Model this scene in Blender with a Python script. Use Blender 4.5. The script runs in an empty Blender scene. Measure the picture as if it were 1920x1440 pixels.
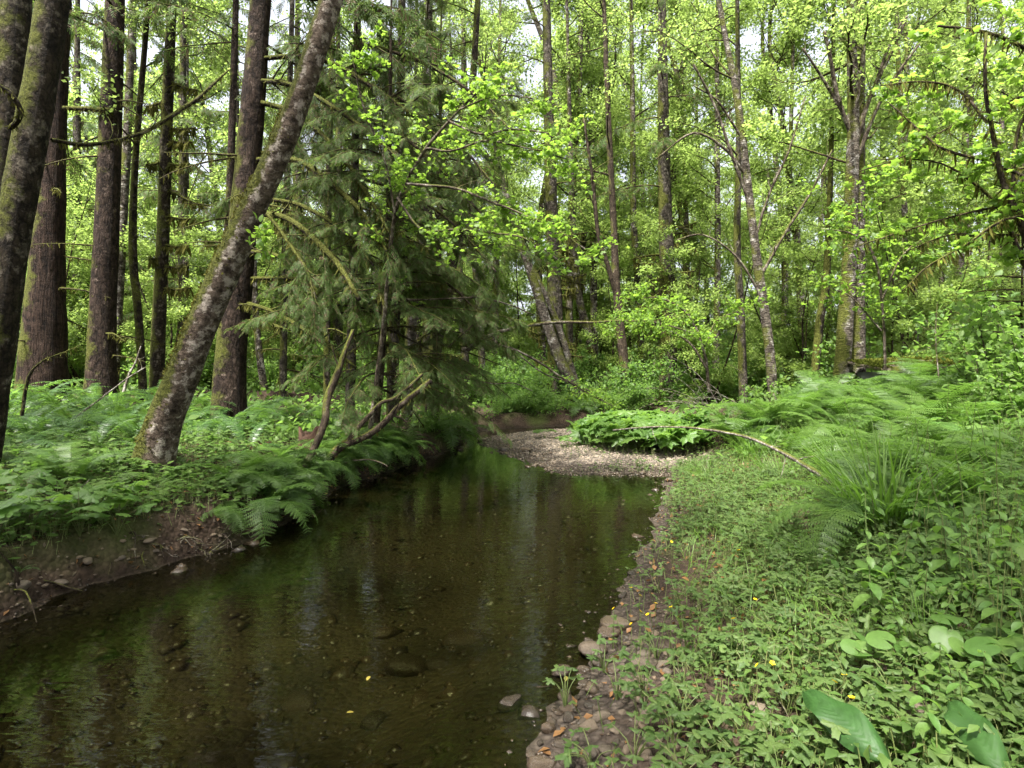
import bpy, math, random
import numpy as np
from mathutils import Vector

# ------------------------------------------------------------------ camera, world, sun, exposure
SC = bpy.context.scene
COL = SC.collection
F, HZ, CZ = 1100.0, 690.0, 1.5            # focal length (px of a 1920 frame), horizon row, eye height over the water
cam = bpy.data.cameras.new('camera')
cam.sensor_fit = 'HORIZONTAL'; cam.sensor_width = 36.0
cam.lens = 36.0 * F / 1920.0
cam.shift_y = -(720.0 - HZ) / 1920.0
cam.clip_start = 0.05; cam.clip_end = 2000.0
camo = bpy.data.objects.new('camera', cam); COL.objects.link(camo)
camo.location = (0, 0, CZ); camo.rotation_euler = (math.radians(90), 0, 0)
SC.camera = camo

SUN_EL, SUN_AZ = math.radians(63), math.radians(212)     # azimuth clockwise from the view direction
W = bpy.data.worlds.new('World'); SC.world = W; W.use_nodes = True
wn = W.node_tree.nodes; wl = W.node_tree.links
bg = wn['Background']; sky = wn.new('ShaderNodeTexSky')
sky.sky_type = 'NISHITA'; sky.sun_disc = False
sky.sun_elevation = SUN_EL; sky.sun_rotation = SUN_AZ
sky.air_density = 0.7; sky.dust_density = 7.0; sky.ozone_density = 0.6
hs = wn.new('ShaderNodeHueSaturation'); hs.inputs['Saturation'].default_value = 0.35   # thin white overcast
wl.new(sky.outputs[0], hs.inputs['Color']); wl.new(hs.outputs[0], bg.inputs[0]); bg.inputs[1].default_value = 0.15
sl = bpy.data.lights.new('sun', 'SUN'); sl.energy = 3.4; sl.angle = math.radians(1.6); sl.color = (1.0, 0.96, 0.88)
so = bpy.data.objects.new('sun', sl); COL.objects.link(so)
sdir = Vector((math.cos(SUN_EL) * math.sin(SUN_AZ), math.cos(SUN_EL) * math.cos(SUN_AZ), math.sin(SUN_EL)))
so.rotation_euler = (-sdir).to_track_quat('-Z', 'Y').to_euler(); so.location = (0, 0, 30)
SC.view_settings.view_transform = 'Standard'; SC.view_settings.look = 'None'
SC.view_settings.gamma = 1.0; SC.view_settings.use_curve_mapping = False
SC.view_settings.exposure = 2.15
SC.render.engine = 'CYCLES'
cy = SC.cycles
cy.use_adaptive_sampling = True; cy.adaptive_threshold = 0.015
cy.max_bounces = 6; cy.diffuse_bounces = 2; cy.glossy_bounces = 3; cy.transmission_bounces = 5; cy.transparent_max_bounces = 10
cy.caustics_reflective = False; cy.caustics_refractive = False
cy.use_denoising = True; cy.debug_use_spatial_splits = True
try:
    cy.denoiser = 'OPENIMAGEDENOISE'; cy.denoising_input_passes = 'RGB_ALBEDO_NORMAL'; cy.denoising_prefilter = 'NONE'
except Exception:
    pass

RNG = np.random.default_rng(7)
U = RNG.uniform

# ------------------------------------------------------------------ small maths helpers
def P(px, py, d):
    return np.array([(px - 960.0) / F * d, d, CZ + (HZ - py) / F * d])

def sm(a, b, x):
    t = np.clip((x - a) / (b - a), 0, 1); return t * t * (3 - 2 * t)

def hash3(i, j, k, s):
    n = (i * 374761393 + j * 668265263 + k * 2147483647 + s * 1442695041) & 0xffffffff
    n = ((n ^ (n >> 13)) * 1274126177) & 0xffffffff
    n = (n ^ (n >> 16)) & 0xffff
    return n / 65535.0

def vnoise(p, s=0):
    p = np.asarray(p, float); i0 = np.floor(p).astype(np.int64); f = p - i0; f = f * f * (3 - 2 * f)
    r = 0
    for a in (0, 1):
        for b in (0, 1):
            for c in (0, 1):
                w = (f[..., 0] if a else 1 - f[..., 0]) * (f[..., 1] if b else 1 - f[..., 1]) * (f[..., 2] if c else 1 - f[..., 2])
                r = r + w * hash3(i0[..., 0] + a, i0[..., 1] + b, i0[..., 2] + c, s)
    return r

def fbm(p, s=0, o=3):
    r = 0; a = 0.5
    for k in range(o):
        r = r + a * vnoise(np.asarray(p) * 2 ** k, s + k); a *= 0.5
    return r / (1 - 0.5 ** o)

def unit(v):
    v = np.asarray(v, float); return v / (np.linalg.norm(v, axis=-1, keepdims=True) + 1e-9)

# ------------------------------------------------------------------ terrain
LEFT = [(-3.6, -7), (-3.3, 0), (-3.15, 2.6), (-3.03, 3.5), (-2.95, 4.0), (-2.68, 4.46), (-2.5, 4.9), (-2.22, 5.25), (-2.18, 6.0), (-2.1, 7.3),
        (-1.74, 8.7), (-1.3, 10.1), (-1.05, 10.9), (-1.0, 12), (-0.95, 13.3), (-0.4, 14.5), (1.5, 15.2), (4, 15.6), (8, 15.9), (14, 16.4)]
RIGHT = [(14, 15.3), (8, 14.9), (4, 14.6), (1.6, 14.2), (0.3, 13.7), (-0.42, 12.9), (-0.45, 11.8), (-0.25, 10.7), (0.14, 9.94), (0.37, 9.05), (0.62, 8.5),
         (1.0, 8.22), (1.6, 8.2), (2.15, 8.3), (2.2, 8.05), (2.0, 7.65), (1.65, 6.6), (1.23, 5.3), (0.93, 4.46), (0.73, 3.93), (0.53, 3.44),
         (0.35, 2.95), (0.2, 2.55), (0.08, 2.2), (-0.2, 0), (-0.5, -7)]
POLY = np.array(LEFT + RIGHT, float)

def water_sd(x, y):
    x = np.asarray(x, float); y = np.asarray(y, float)
    best = np.full(x.shape, 1e9); inside = np.zeros(x.shape, bool)
    n = len(POLY)
    for i in range(n):
        a = POLY[i]; b = POLY[(i + 1) % n]; e = b - a
        t = np.clip(((x - a[0]) * e[0] + (y - a[1]) * e[1]) / (e @ e), 0, 1)
        dx = x - a[0] - t * e[0]; dy = y - a[1] - t * e[1]
        best = np.minimum(best, dx * dx + dy * dy)
        if a[1] != b[1]:
            c = ((a[1] > y) != (b[1] > y)) & (x < (b[0] - a[0]) * (y - a[1]) / (b[1] - a[1]) + a[0])
            inside ^= c
    d = np.sqrt(best)
    q = np.stack([x, y, np.zeros_like(x)], -1); w = 1 - sm(11, 13, np.abs(y))
    return np.where(inside, -d, d) + w * (0.26 * (fbm(q * 1.7, 61, 2) - 0.5) + 0.16 * (fbm(q * 5.5, 67, 2) - 0.5))

def bar_w(x, y):
    return sm(7.9, 8.2, y) * (1 - sm(13.6, 14.6, y)) * (1 - sm(2.4, 3.4, x)) * sm(-0.9, -0.5, x)

def terrain(x, y):
    x = np.asarray(x, float); y = np.asarray(y, float)
    t = water_sd(x, y)
    q = np.stack([x, y, np.zeros_like(x)], -1)
    nz = fbm(q * 1.3, 3) - 0.5; nf = fbm(q * 6, 9) - 0.5; nb = fbm(q * 0.16, 5) - 0.5
    xc = np.interp(y, [-7, 5, 8.5, 11, 14, 15], [-1.8, -0.6, 0.0, -0.7, -0.7, -30])
    leftm = (x < xc).astype(float)
    leftz = 0.34 * sm(0.03, 0.27, t) + 0.2 * sm(0.2, 1.8, t) + 0.3 * sm(1.5, 7, t)
    rightz = 0.1 * sm(0, 0.5, t) + 0.28 * sm(0.35, 2.0, t) + 0.58 * sm(1.5, 5, t)
    backz = 0.35 * sm(0, 0.6, t) + 0.45 * sm(0.6, 6, t)
    bk = sm(14.2, 15.2, y) * (1 - leftm)
    z = leftm * leftz + (1 - leftm) * ((1 - bk) * rightz + bk * backz)
    b = bar_w(x, y) * (1 - leftm)
    z = z * (1 - b) + b * (0.13 * sm(0, 0.9, t))
    z = z + nz * 0.16 * sm(0.2, 1.5, t) * (1 - b) + nf * 0.035 * sm(0.03, 0.3, t) + nb * 0.7 * sm(5, 14, t)
    z = z + 0.02 * np.clip(np.hypot(x, y) - 30, 0, 150)
    inz = -0.30 * sm(0, 1.3, -t) + 0.05 * nz + 0.02 * nf
    return np.where(t > 0, np.maximum(z, 0.004), np.minimum(inz, -0.004 * np.minimum(1, -t * 20)))

def gz(x, y):
    return float(terrain(np.array([x]), np.array([y]))[0])

def hit(px, py, h=0.0, dmax=60):
    d = np.concatenate([np.arange(1.1, 12, 0.03), np.arange(12, dmax, 0.1)])
    x = (px - 960) / F * d; z = CZ + (HZ - py) / F * d
    g = np.maximum(terrain(x, d), 0) + h
    k = np.argmax(z <= g)
    if z[k] > g[k]:
        k = len(d) - 1
    return np.array([x[k], d[k], g[k]])

# ------------------------------------------------------------------ mesh helpers
def mesh_np(name, V, Fs, mat, smooth=False):
    me = bpy.data.meshes.new(name)
    V = np.asarray(V, np.float32)
    Fs = [np.asarray(f, np.int32) for f in Fs if len(f)]
    nl = sum(f.size for f in Fs); nf = sum(len(f) for f in Fs)
    me.vertices.add(len(V)); me.vertices.foreach_set('co', V.ravel())
    me.loops.add(nl); me.polygons.add(nf)
    me.loops.foreach_set('vertex_index', np.concatenate([f.ravel() for f in Fs]))
    cnt = np.concatenate([np.full(len(f), f.shape[1], np.int32) for f in Fs])
    st = np.concatenate([[0], np.cumsum(cnt)[:-1]]).astype(np.int32)
    me.polygons.foreach_set('loop_start', st)
    if smooth:
        me.polygons.foreach_set('use_smooth', np.ones(nf, bool))
    me.update(calc_edges=True)
    if mat is not None:
        me.materials.append(mat)
    return me

class MB:
    def __init__(s):
        s.V = []; s.T = []; s.Q = []; s.n = 0
    def add(s, V, T=None, Q=None):
        V = np.asarray(V, float).reshape(-1, 3)
        if T is not None and len(T): s.T.append(np.asarray(T) + s.n)
        if Q is not None and len(Q): s.Q.append(np.asarray(Q) + s.n)
        s.V.append(V); s.n += len(V)
    def inst(s, tpl, M, t):
        """template (V,T,Q) at k transforms M (k,3,3), t (k,3)"""
        V, T, Q = tpl; k = len(t); n = len(V)
        if k == 0: return
        VV = np.einsum('kij,nj->kni', M, V) + t[:, None, :]
        off = (np.arange(k) * n)[:, None, None]
        s.add(VV, None if T is None or not len(T) else (np.asarray(T)[None] + off).reshape(-1, 3),
              None if Q is None or not len(Q) else (np.asarray(Q)[None] + off).reshape(-1, 4))
    def mesh(s, name, mat, smooth=False, origin=None):
        V = np.concatenate(s.V)
        if origin is not None: V = V - np.asarray(origin)
        Fs = []
        if s.T: Fs.append(np.concatenate(s.T))
        if s.Q: Fs.append(np.concatenate(s.Q))
        return mesh_np(name, V, Fs, mat, smooth)

def link(name, me, parent=None, loc=None, rot=None, sc=None):
    o = bpy.data.objects.new(name, me); COL.objects.link(o)
    if parent is not None: o.parent = parent
    if loc is not None: o.location = loc
    if rot is not None: o.rotation_euler = rot
    if sc is not None: o.scale = sc if hasattr(sc, '__len__') else (sc, sc, sc)
    return o

def tag(o, label, cat, group=None):
    o['label'] = label; o['category'] = cat
    if group: o['group'] = group
    return o

def thing(name, label, cat, loc, group=None, rot=None, sc=None):
    return tag(link(name, None, None, loc, rot, sc), label, cat, group)

def kind(o, k, label=None):
    o['kind'] = k
    if label: o['label'] = label
    return o

def crom(pts, n):
    pts = np.asarray(pts, float)
    if len(pts) == 2:
        t = np.linspace(0, 1, n)[:, None]; return pts[0] * (1 - t) + pts[1] * t
    p = np.vstack([2 * pts[0] - pts[1], pts, 2 * pts[-1] - pts[-2]])
    m = len(pts) - 1; u = np.linspace(0, m - 1e-6, n); i = u.astype(int); t = (u - i)[:, None]
    a, b, c, d = p[i], p[i + 1], p[i + 2], p[i + 3]
    return 0.5 * (2 * b + (c - a) * t + (2 * a - 5 * b + 4 * c - d) * t * t + (3 * b - a - 3 * c + d) * t ** 3)

def tube(mb, pts, rad, sides=8, lump=0.0, cap=True, seed=0):
    pts = np.asarray(pts, float); n = len(pts); rad = np.broadcast_to(np.asarray(rad, float), (n,))
    tg = unit(np.gradient(pts, axis=0))
    a = np.array([1, 0, 0.]) if abs(tg[0][0]) < 0.8 else np.array([0, 1, 0.])
    u = np.zeros((n, 3)); u[0] = unit(np.cross(tg[0], a))
    for i in range(1, n):
        w = u[i - 1] - tg[i] * (u[i - 1] @ tg[i]); u[i] = w / (np.linalg.norm(w) + 1e-9)
    v = np.cross(tg, u)
    th = np.linspace(0, 2 * math.pi, sides, endpoint=False)
    ring = u[:, None, :] * np.cos(th)[None, :, None] + v[:, None, :] * np.sin(th)[None, :, None]
    R = rad[:, None, None]
    if lump:
        q = pts[:, None, :] + ring * R
        R = R * (1 + lump * (fbm(q * 3.0, seed, 2) - 0.5)[..., None] * 2 + lump * 0.5 * (fbm(q * 14.0, seed + 5, 2) - 0.5)[..., None] * 2)
    V = (pts[:, None, :] + ring * R).reshape(-1, 3)
    i = np.arange(n - 1)[:, None] * sides; j = np.arange(sides)[None]; k = (j + 1) % sides
    Q = np.stack([i + j, i + k, i + sides + k, i + sides + j], -1).reshape(-1, 4)
    T = []
    if cap:
        V = np.vstack([V, pts[-1] + tg[-1] * rad[-1] * 0.5]); c = len(V) - 1; b = (n - 1) * sides
        T = np.stack([b + np.arange(sides), b + (np.arange(sides) + 1) % sides, np.full(sides, c)], -1)
    mb.add(V, T, Q)

def frames(dirv, nrm):
    """columns: x = dir, y = side, z = normal"""
    x = unit(dirv); y = unit(np.cross(nrm, x)); z = np.cross(x, y)
    return np.stack([x, y, z], -1)

def rand_unit(n):
    v = RNG.normal(size=(n, 3)); return unit(v)

LEAF4 = (np.array([[0, 0, 0], [0.42, 0.34, 0.09], [1, 0, -0.05], [0.42, -0.34, 0.09]]), np.array([[0, 2, 1], [0, 3, 2]]), None)
_v6 = np.array([[0, 0, 0], [0.3, 0.3, 0.07], [0.68, 0.27, 0.05], [1, 0, -0.12], [0.68, -0.27, 0.05], [0.3, -0.3, 0.07], [0.5, 0, -0.02]])
LEAF6 = (_v6, np.array([[0, 6, 1], [1, 6, 2], [2, 6, 3], [3, 6, 4], [4, 6, 5], [5, 6, 0]]), None)

def scatter_leaves(mb, pos, along, size, tpl=LEAF4, flat=0.55, droop=0.25):
    n = len(pos)
    if n == 0: return
    d = unit(along * 0.5 + rand_unit(n) * 0.9 + np.array([0, 0, -droop]))
    nr = unit(np.array([0, 0, 1.0]) * flat + rand_unit(n) * (1 - flat) * 1.2)
    M = frames(d, nr) * np.asarray(size).reshape(-1, 1, 1)
    mb.inst(tpl, M, pos)

# ------------------------------------------------------------------ materials
def new_mat(name):
    m = bpy.data.materials.new(name); m.use_nodes = True
    nt = m.node_tree; nt.nodes.clear()
    out = nt.nodes.new('ShaderNodeOutputMaterial')
    return m, nt, out

def nd(nt, t, ins=None, **kw):
    n = nt.nodes.new(t)
    for k, v in kw.items(): setattr(n, k, v)
    for k, v in (ins or {}).items():
        if isinstance(v, bpy.types.NodeSocket): nt.links.new(v, n.inputs[k])
        else: n.inputs[k].default_value = v
    return n

def c4(c): return (c[0], c[1], c[2], 1)

def ramp(nt, fac, stops):
    n = nd(nt, 'ShaderNodeValToRGB', {0: fac}); cr = n.color_ramp
    while len(cr.elements) < len(stops): cr.elements.new(0.5)
    for e, (p, c) in zip(cr.elements, stops):
        e.position = p; e.color = c4(c) if len(c) == 3 else c
    return n.outputs[0]

def mix(nt, f, a, b, bt='MIX'):
    n = nd(nt, 'ShaderNodeMix', data_type='RGBA', blend_type=bt)
    for k, v in ((0, f), (6, a), (7, b)):
        if isinstance(v, bpy.types.NodeSocket): nt.links.new(v, n.inputs[k])
        else: n.inputs[k].default_value = v if k == 0 else c4(v)
    return n.outputs[2]

def leaf_mat(name, a, b, tr, trans=0.45, rough=0.45, spec=0.35, dead=None):
    m, nt, out = new_mat(name)
    g = nd(nt, 'ShaderNodeNewGeometry'); oi = nd(nt, 'ShaderNodeObjectInfo')
    f = nd(nt, 'ShaderNodeMath', {0: g.outputs['Random Per Island'], 1: oi.outputs['Random']}, operation='ADD')
    f = nd(nt, 'ShaderNodeMath', {0: f.outputs[0], 1: 0.5}, operation='MULTIPLY')
    col = mix(nt, f.outputs[0], a, b)
    tc = nd(nt, 'ShaderNodeTexCoord')
    nz = nd(nt, 'ShaderNodeTexNoise', {'Vector': tc.outputs['Object'], 'Scale': 9.0, 'Detail': 3.0})
    col = mix(nt, 0.35, col, ramp(nt, nz.outputs[0], [(0.3, (0.25, 0.25, 0.25)), (0.7, (0.8, 0.8, 0.8))]), 'OVERLAY')
    trc = mix(nt, f.outputs[0], tr, tuple(min(1, c * 1.25) for c in tr))
    if dead:
        dm = nd(nt, 'ShaderNodeMath', {0: g.outputs['Random Per Island'], 1: 1 - dead[0]}, operation='GREATER_THAN')
        col = mix(nt, dm.outputs[0], col, dead[1]); trc = mix(nt, dm.outputs[0], trc, dead[1])
    p = nd(nt, 'ShaderNodeBsdfPrincipled', {'Base Color': col, 'Roughness': rough, 'Specular IOR Level': spec})
    t = nd(nt, 'ShaderNodeBsdfTranslucent', {'Color': trc})
    mx = nd(nt, 'ShaderNodeMixShader', {0: trans, 1: p.outputs[0], 2: t.outputs[0]})
    nt.links.new(mx.outputs[0], out.inputs[0])
    return m

def bark_mat(name, dark, mid, pale, moss=(0.07, 0.076, 0.015), mossamt=0.5, stretch=(6, 6, 1.2), palelvl=0.6, bump=0.6, scale=1.0, updir=0.5, crack=0.8):
    m, nt, out = new_mat(name)
    tc = nd(nt, 'ShaderNodeTexCoord'); oi = nd(nt, 'ShaderNodeObjectInfo')
    off = nd(nt, 'ShaderNodeVectorMath', {0: tc.outputs['Object'], 1: oi.outputs['Random']}, operation='ADD')
    mp = nd(nt, 'ShaderNodeMapping', {'Vector': off.outputs[0], 'Scale': tuple(s * scale for s in stretch)})
    n1 = nd(nt, 'ShaderNodeTexNoise', {'Vector': mp.outputs[0], 'Scale': 3.0, 'Detail': 7.0, 'Roughness': 0.65})
    n2 = nd(nt, 'ShaderNodeTexNoise', {'Vector': off.outputs[0], 'Scale': 6.5 * scale, 'Detail': 8.0, 'Roughness': 0.68})
    n3 = nd(nt, 'ShaderNodeTexNoise', {'Vector': off.outputs[0], 'Scale': 1.6 * scale, 'Detail': 6.0, 'Roughness': 0.7})
    vo = nd(nt, 'ShaderNodeTexVoronoi', {'Vector': mp.outputs[0], 'Scale': 4.0}, feature='DISTANCE_TO_EDGE')
    c = ramp(nt, n1.outputs[0], [(0.32, dark), (0.62, mid)])
    c = mix(nt, ramp(nt, n2.outputs[0], [(palelvl - 0.035, (0, 0, 0)), (palelvl + 0.035, (1, 1, 1))]), c, pale)
    cr = ramp(nt, vo.outputs[0], [(0.0, (0.35, 0.35, 0.35)), (0.12, (1, 1, 1))])
    c = mix(nt, crack, c, cr, 'MULTIPLY')
    n5 = nd(nt, 'ShaderNodeTexNoise', {'Vector': off.outputs[0], 'Scale': 10.0 * scale, 'Detail': 8.0, 'Roughness': 0.78})
    n4 = nd(nt, 'ShaderNodeTexNoise', {'Vector': off.outputs[0], 'Scale': 45.0, 'Detail': 4.0, 'Roughness': 0.7})
    c = mix(nt, 1.0, c, ramp(nt, n5.outputs[0], [(0.40, (0.25, 0.23, 0.21)), (0.54, (1, 1, 1))]), 'MULTIPLY')
    g = nd(nt, 'ShaderNodeNewGeometry')
    sx = nd(nt, 'ShaderNodeSeparateXYZ', {0: g.outputs['Normal']})
    up = nd(nt, 'ShaderNodeMath', {0: sx.outputs[2], 1: updir}, operation='MULTIPLY')
    lf = nd(nt, 'ShaderNodeMath', {0: sx.outputs[0], 1: -0.12}, operation='MULTIPLY')
    sm_ = nd(nt, 'ShaderNodeMath', {0: n3.outputs[0], 1: up.outputs[0]}, operation='ADD')
    sm2 = nd(nt, 'ShaderNodeMath', {0: sm_.outputs[0], 1: lf.outputs[0]}, operation='ADD')
    th = 1.0 - mossamt
    mm = ramp(nt, sm2.outputs[0], [(max(0, th - 0.06), (0, 0, 0)), (min(1, th + 0.03), (1, 1, 1))])
    mcol = ramp(nt, n4.outputs[0], [(0.3, tuple(x * 0.3 for x in moss)), (0.7, tuple(x * 1.6 for x in moss))])
    c = mix(nt, mm, c, mcol)
    hb = nd(nt, 'ShaderNodeMath', {0: vo.outputs[0], 1: crack * 1.25, 2: n1.outputs[0]}, operation='MULTIPLY_ADD')
    hb = nd(nt, 'ShaderNodeMath', {0: n4.outputs[0], 1: 0.5, 2: hb.outputs[0]}, operation='MULTIPLY_ADD')
    hb = nd(nt, 'ShaderNodeMath', {0: n5.outputs[0], 1: 1.2, 2: hb.outputs[0]}, operation='MULTIPLY_ADD')
    bp = nd(nt, 'ShaderNodeBump', {'Height': hb.outputs[0], 'Strength': min(1.0, bump * 1.5), 'Distance': 0.04})
    p = nd(nt, 'ShaderNodeBsdfPrincipled', {'Base Color': c, 'Roughness': 0.9, 'Specular IOR Level': 0.15, 'Normal': bp.outputs[0]})
    nt.links.new(p.outputs[0], out.inputs[0])
    return m

def plain_mat(name, a, b, scale=8.0, rough=0.8, spec=0.3, bump=0.3, objrand=0.0, wet=False, moss=None):
    m, nt, out = new_mat(name)
    tc = nd(nt, 'ShaderNodeTexCoord'); oi = nd(nt, 'ShaderNodeObjectInfo'); g = nd(nt, 'ShaderNodeNewGeometry')
    n1 = nd(nt, 'ShaderNodeTexNoise', {'Vector': tc.outputs['Object'], 'Scale': scale, 'Detail': 8.0, 'Roughness': 0.65})
    c = ramp(nt, n1.outputs[0], [(0.3, a), (0.7, b)])
    if objrand:
        rr = nd(nt, 'ShaderNodeMath', {0: oi.outputs['Random'], 1: g.outputs['Random Per Island']}, operation='ADD')
        rr = nd(nt, 'ShaderNodeMath', {0: rr.outputs[0]}, operation='FRACT')
        tint = ramp(nt, rr.outputs[0], [(0.0, (0.25, 0.25, 0.25)), (0.3, (0.55, 0.49, 0.41)), (0.6, (0.9, 0.8, 0.66)), (0.85, (0.6, 0.6, 0.58)), (1.0, (0.8, 0.64, 0.48))])
        c = mix(nt, objrand, c, tint, 'MULTIPLY')
    r = rough
    if moss:
        n2 = nd(nt, 'ShaderNodeTexNoise', {'Vector': tc.outputs['Object'], 'Scale': moss[2], 'Detail': 6.0})
        c = mix(nt, ramp(nt, n2.outputs[0], [(moss[1] - 0.06, (0, 0, 0)), (moss[1] + 0.06, (1, 1, 1))]), c, moss[0])
    if wet:      # stones below the splash line stay wet: darker and glossier
        sx = nd(nt, 'ShaderNodeSeparateXYZ', {0: g.outputs['Position']})
        nn = nd(nt, 'ShaderNodeMath', {0: n1.outputs[0], 1: 0.05, 2: 0.0}, operation='MULTIPLY_ADD')
        zz = nd(nt, 'ShaderNodeMath', {0: sx.outputs[2], 1: nn.outputs[0]}, operation='SUBTRACT')
        wr = nd(nt, 'ShaderNodeMapRange', {0: zz.outputs[0], 1: 0.0, 2: 0.06, 3: 1.0, 4: 0.0})
        c = mix(nt, wr.outputs[0], c, mix(nt, 1.0, c, (0.38, 0.36, 0.34), 'MULTIPLY'))
        r = nd(nt, 'ShaderNodeMapRange', {0: wr.outputs[0], 1: 0.0, 2: 1.0, 3: rough, 4: 0.18}).outputs[0]
    bp = nd(nt, 'ShaderNodeBump', {'Height': n1.outputs[0], 'Strength': bump, 'Distance': 0.02})
    p = nd(nt, 'ShaderNodeBsdfPrincipled', {'Base Color': c, 'Roughness': r, 'Specular IOR Level': spec, 'Normal': bp.outputs[0]})
    nt.links.new(p.outputs[0], out.inputs[0])
    return m

MT = {}
MT['alder_leaf'] = leaf_mat('alder_leaf', (0.065, 0.115, 0.024), (0.12, 0.16, 0.035), (0.34, 0.47, 0.11), 0.5, 0.5, 0.25)
MT['maple_leaf'] = leaf_mat('maple_leaf', (0.06, 0.12, 0.02), (0.095, 0.15, 0.025), (0.28, 0.46, 0.055), 0.45, 0.5, 0.25)
MT['shrub_leaf'] = leaf_mat('shrub_leaf', (0.05, 0.105, 0.024), (0.09, 0.14, 0.032), (0.24, 0.42, 0.07), 0.42, 0.55, 0.25)
MT['needle'] = leaf_mat('needle', (0.036, 0.072, 0.019), (0.075, 0.112, 0.028), (0.15, 0.23, 0.045), 0.36, 0.6, 0.2, dead=(0.2, (0.10, 0.075, 0.04)))
MT['needle_young'] = leaf_mat('needle_young', (0.07, 0.12, 0.02), (0.10, 0.14, 0.02), (0.2, 0.34, 0.03), 0.3, 0.5)
MT['fern'] = leaf_mat('fern', (0.036, 0.08, 0.015), (0.075, 0.125, 0.024), (0.17, 0.33, 0.045), 0.36)
MT['sword_fern'] = leaf_mat('sword_fern', (0.03, 0.075, 0.02), (0.06, 0.11, 0.025), (0.14, 0.28, 0.035), 0.35, 0.38, 0.45)
MT['cover'] = leaf_mat('cover', (0.026, 0.065, 0.013), (0.085, 0.135, 0.028), (0.15, 0.29, 0.045), 0.33, 0.55, 0.25)
MT['buttercup'] = leaf_mat('buttercup', (0.026, 0.06, 0.015), (0.088, 0.13, 0.034), (0.15, 0.27, 0.05), 0.33, 0.55, 0.25)
MT['broad'] = leaf_mat('broad', (0.04, 0.10, 0.02), (0.095, 0.155, 0.034), (0.23, 0.42, 0.06), 0.36, 0.45, 0.32)
MT['skunk'] = leaf_mat('skunk', (0.02, 0.055, 0.012), (0.026, 0.062, 0.014), (0.06, 0.15, 0.02), 0.15, 0.45, 0.25)
MT['grass'] = leaf_mat('grass', (0.05, 0.11, 0.015), (0.10, 0.16, 0.03), (0.2, 0.4, 0.04), 0.35, 0.4)
MT['petal'] = leaf_mat('petal', (0.75, 0.5, 0.01), (0.8, 0.55, 0.02), (0.8, 0.6, 0.02), 0.25, 0.25, 0.6)
MT['dead_leaf'] = leaf_mat('dead_leaf', (0.22, 0.16, 0.025), (0.14, 0.14, 0.03), (0.2, 0.17, 0.03), 0.3)
MT['brown_leaf'] = leaf_mat('brown_leaf', (0.20, 0.10, 0.035), (0.13, 0.07, 0.03), (0.2, 0.1, 0.03), 0.2)
MT['conifer_bark'] = bark_mat('conifer_bark', (0.016, 0.011, 0.008), (0.056, 0.038, 0.029), (0.14, 0.105, 0.085), mossamt=0.40, stretch=(5, 5, 1.6), palelvl=0.62)
MT['cedar_bark'] = bark_mat('cedar_bark', (0.016, 0.010, 0.007), (0.055, 0.035, 0.026), (0.10, 0.07, 0.053), mossamt=0.40, stretch=(7, 7, 0.5), palelvl=0.66)
MT['spruce_bark'] = bark_mat('spruce_bark', (0.026, 0.022, 0.017), (0.085, 0.072, 0.057), (0.18, 0.16, 0.135), mossamt=0.44, stretch=(4, 4, 1.6), palelvl=0.58)
MT['alder_bark'] = bark_mat('alder_bark', (0.04, 0.032, 0.025), (0.13, 0.11, 0.09), (0.31, 0.29, 0.26), mossamt=0.43, stretch=(2, 2, 6), palelvl=0.56, bump=0.5)
MT['lean_bark'] = bark_mat('lean_bark', (0.045, 0.032, 0.023), (0.17, 0.13, 0.10), (0.40, 0.35, 0.30), mossamt=0.44, stretch=(2.2, 2.2, 5), palelvl=0.54, bump=0.7, scale=1.5, updir=0.55, crack=0.12)
MT['mossy_bark'] = bark_mat('mossy_bark', (0.014, 0.011, 0.008), (0.048, 0.036, 0.024), (0.14, 0.12, 0.095), mossamt=0.50, stretch=(4, 4, 2), palelvl=0.56, updir=0.3)
MT['twig'] = bark_mat('twig', (0.05, 0.038, 0.028), (0.13, 0.105, 0.08), (0.27, 0.24, 0.20), mossamt=0.36, palelvl=0.55, bump=0.3, updir=0.2)
MT['dark_twig'] = bark_mat('dark_twig', (0.025, 0.018, 0.012), (0.07, 0.052, 0.036), (0.15, 0.12, 0.09), mossamt=0.34, palelvl=0.6, bump=0.3, updir=0.3)
MT['grey_wood'] = bark_mat('grey_wood', (0.10, 0.08, 0.06), (0.24, 0.21, 0.17), (0.36, 0.33, 0.29), mossamt=0.10, palelvl=0.5, bump=0.3)
MT['moss'] = leaf_mat('moss', (0.045, 0.048, 0.012), (0.09, 0.088, 0.018), (0.10, 0.10, 0.02), 0.25, 0.9, 0.1)
MT['stem'] = leaf_mat('stem', (0.07, 0.12, 0.03), (0.13, 0.14, 0.05), (0.1, 0.15, 0.03), 0.15)
MT['stone'] = plain_mat('stone', (0.095, 0.078, 0.06), (0.22, 0.18, 0.14), 14.0, 0.75, 0.35, 0.5, objrand=0.75, wet=True)
MT['bar_gravel'] = plain_mat('bar_gravel', (0.17, 0.145, 0.12), (0.36, 0.31, 0.25), 14.0, 0.8, 0.3, 0.5, objrand=0.6, wet=True)
MT['bark_litter'] = plain_mat('bark_litter', (0.05, 0.03, 0.02), (0.15, 0.1, 0.065), 20.0)
MT['wall_paint'] = plain_mat('wall_paint', (0.13, 0.145, 0.135), (0.19, 0.20, 0.19), 3.0, 0.7, 0.3, 0.1)
MT['roof_board'] = plain_mat('roof_board', (0.07, 0.055, 0.042), (0.16, 0.13, 0.105), 6.0, 0.9, 0.2, 0.5, moss=((0.10, 0.11, 0.02), 0.50, 4.0))
MT['rot_wood'] = plain_mat('rot_wood', (0.02, 0.012, 0.008), (0.07, 0.036, 0.022), 6.0, 0.9, 0.2, 0.6)

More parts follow.
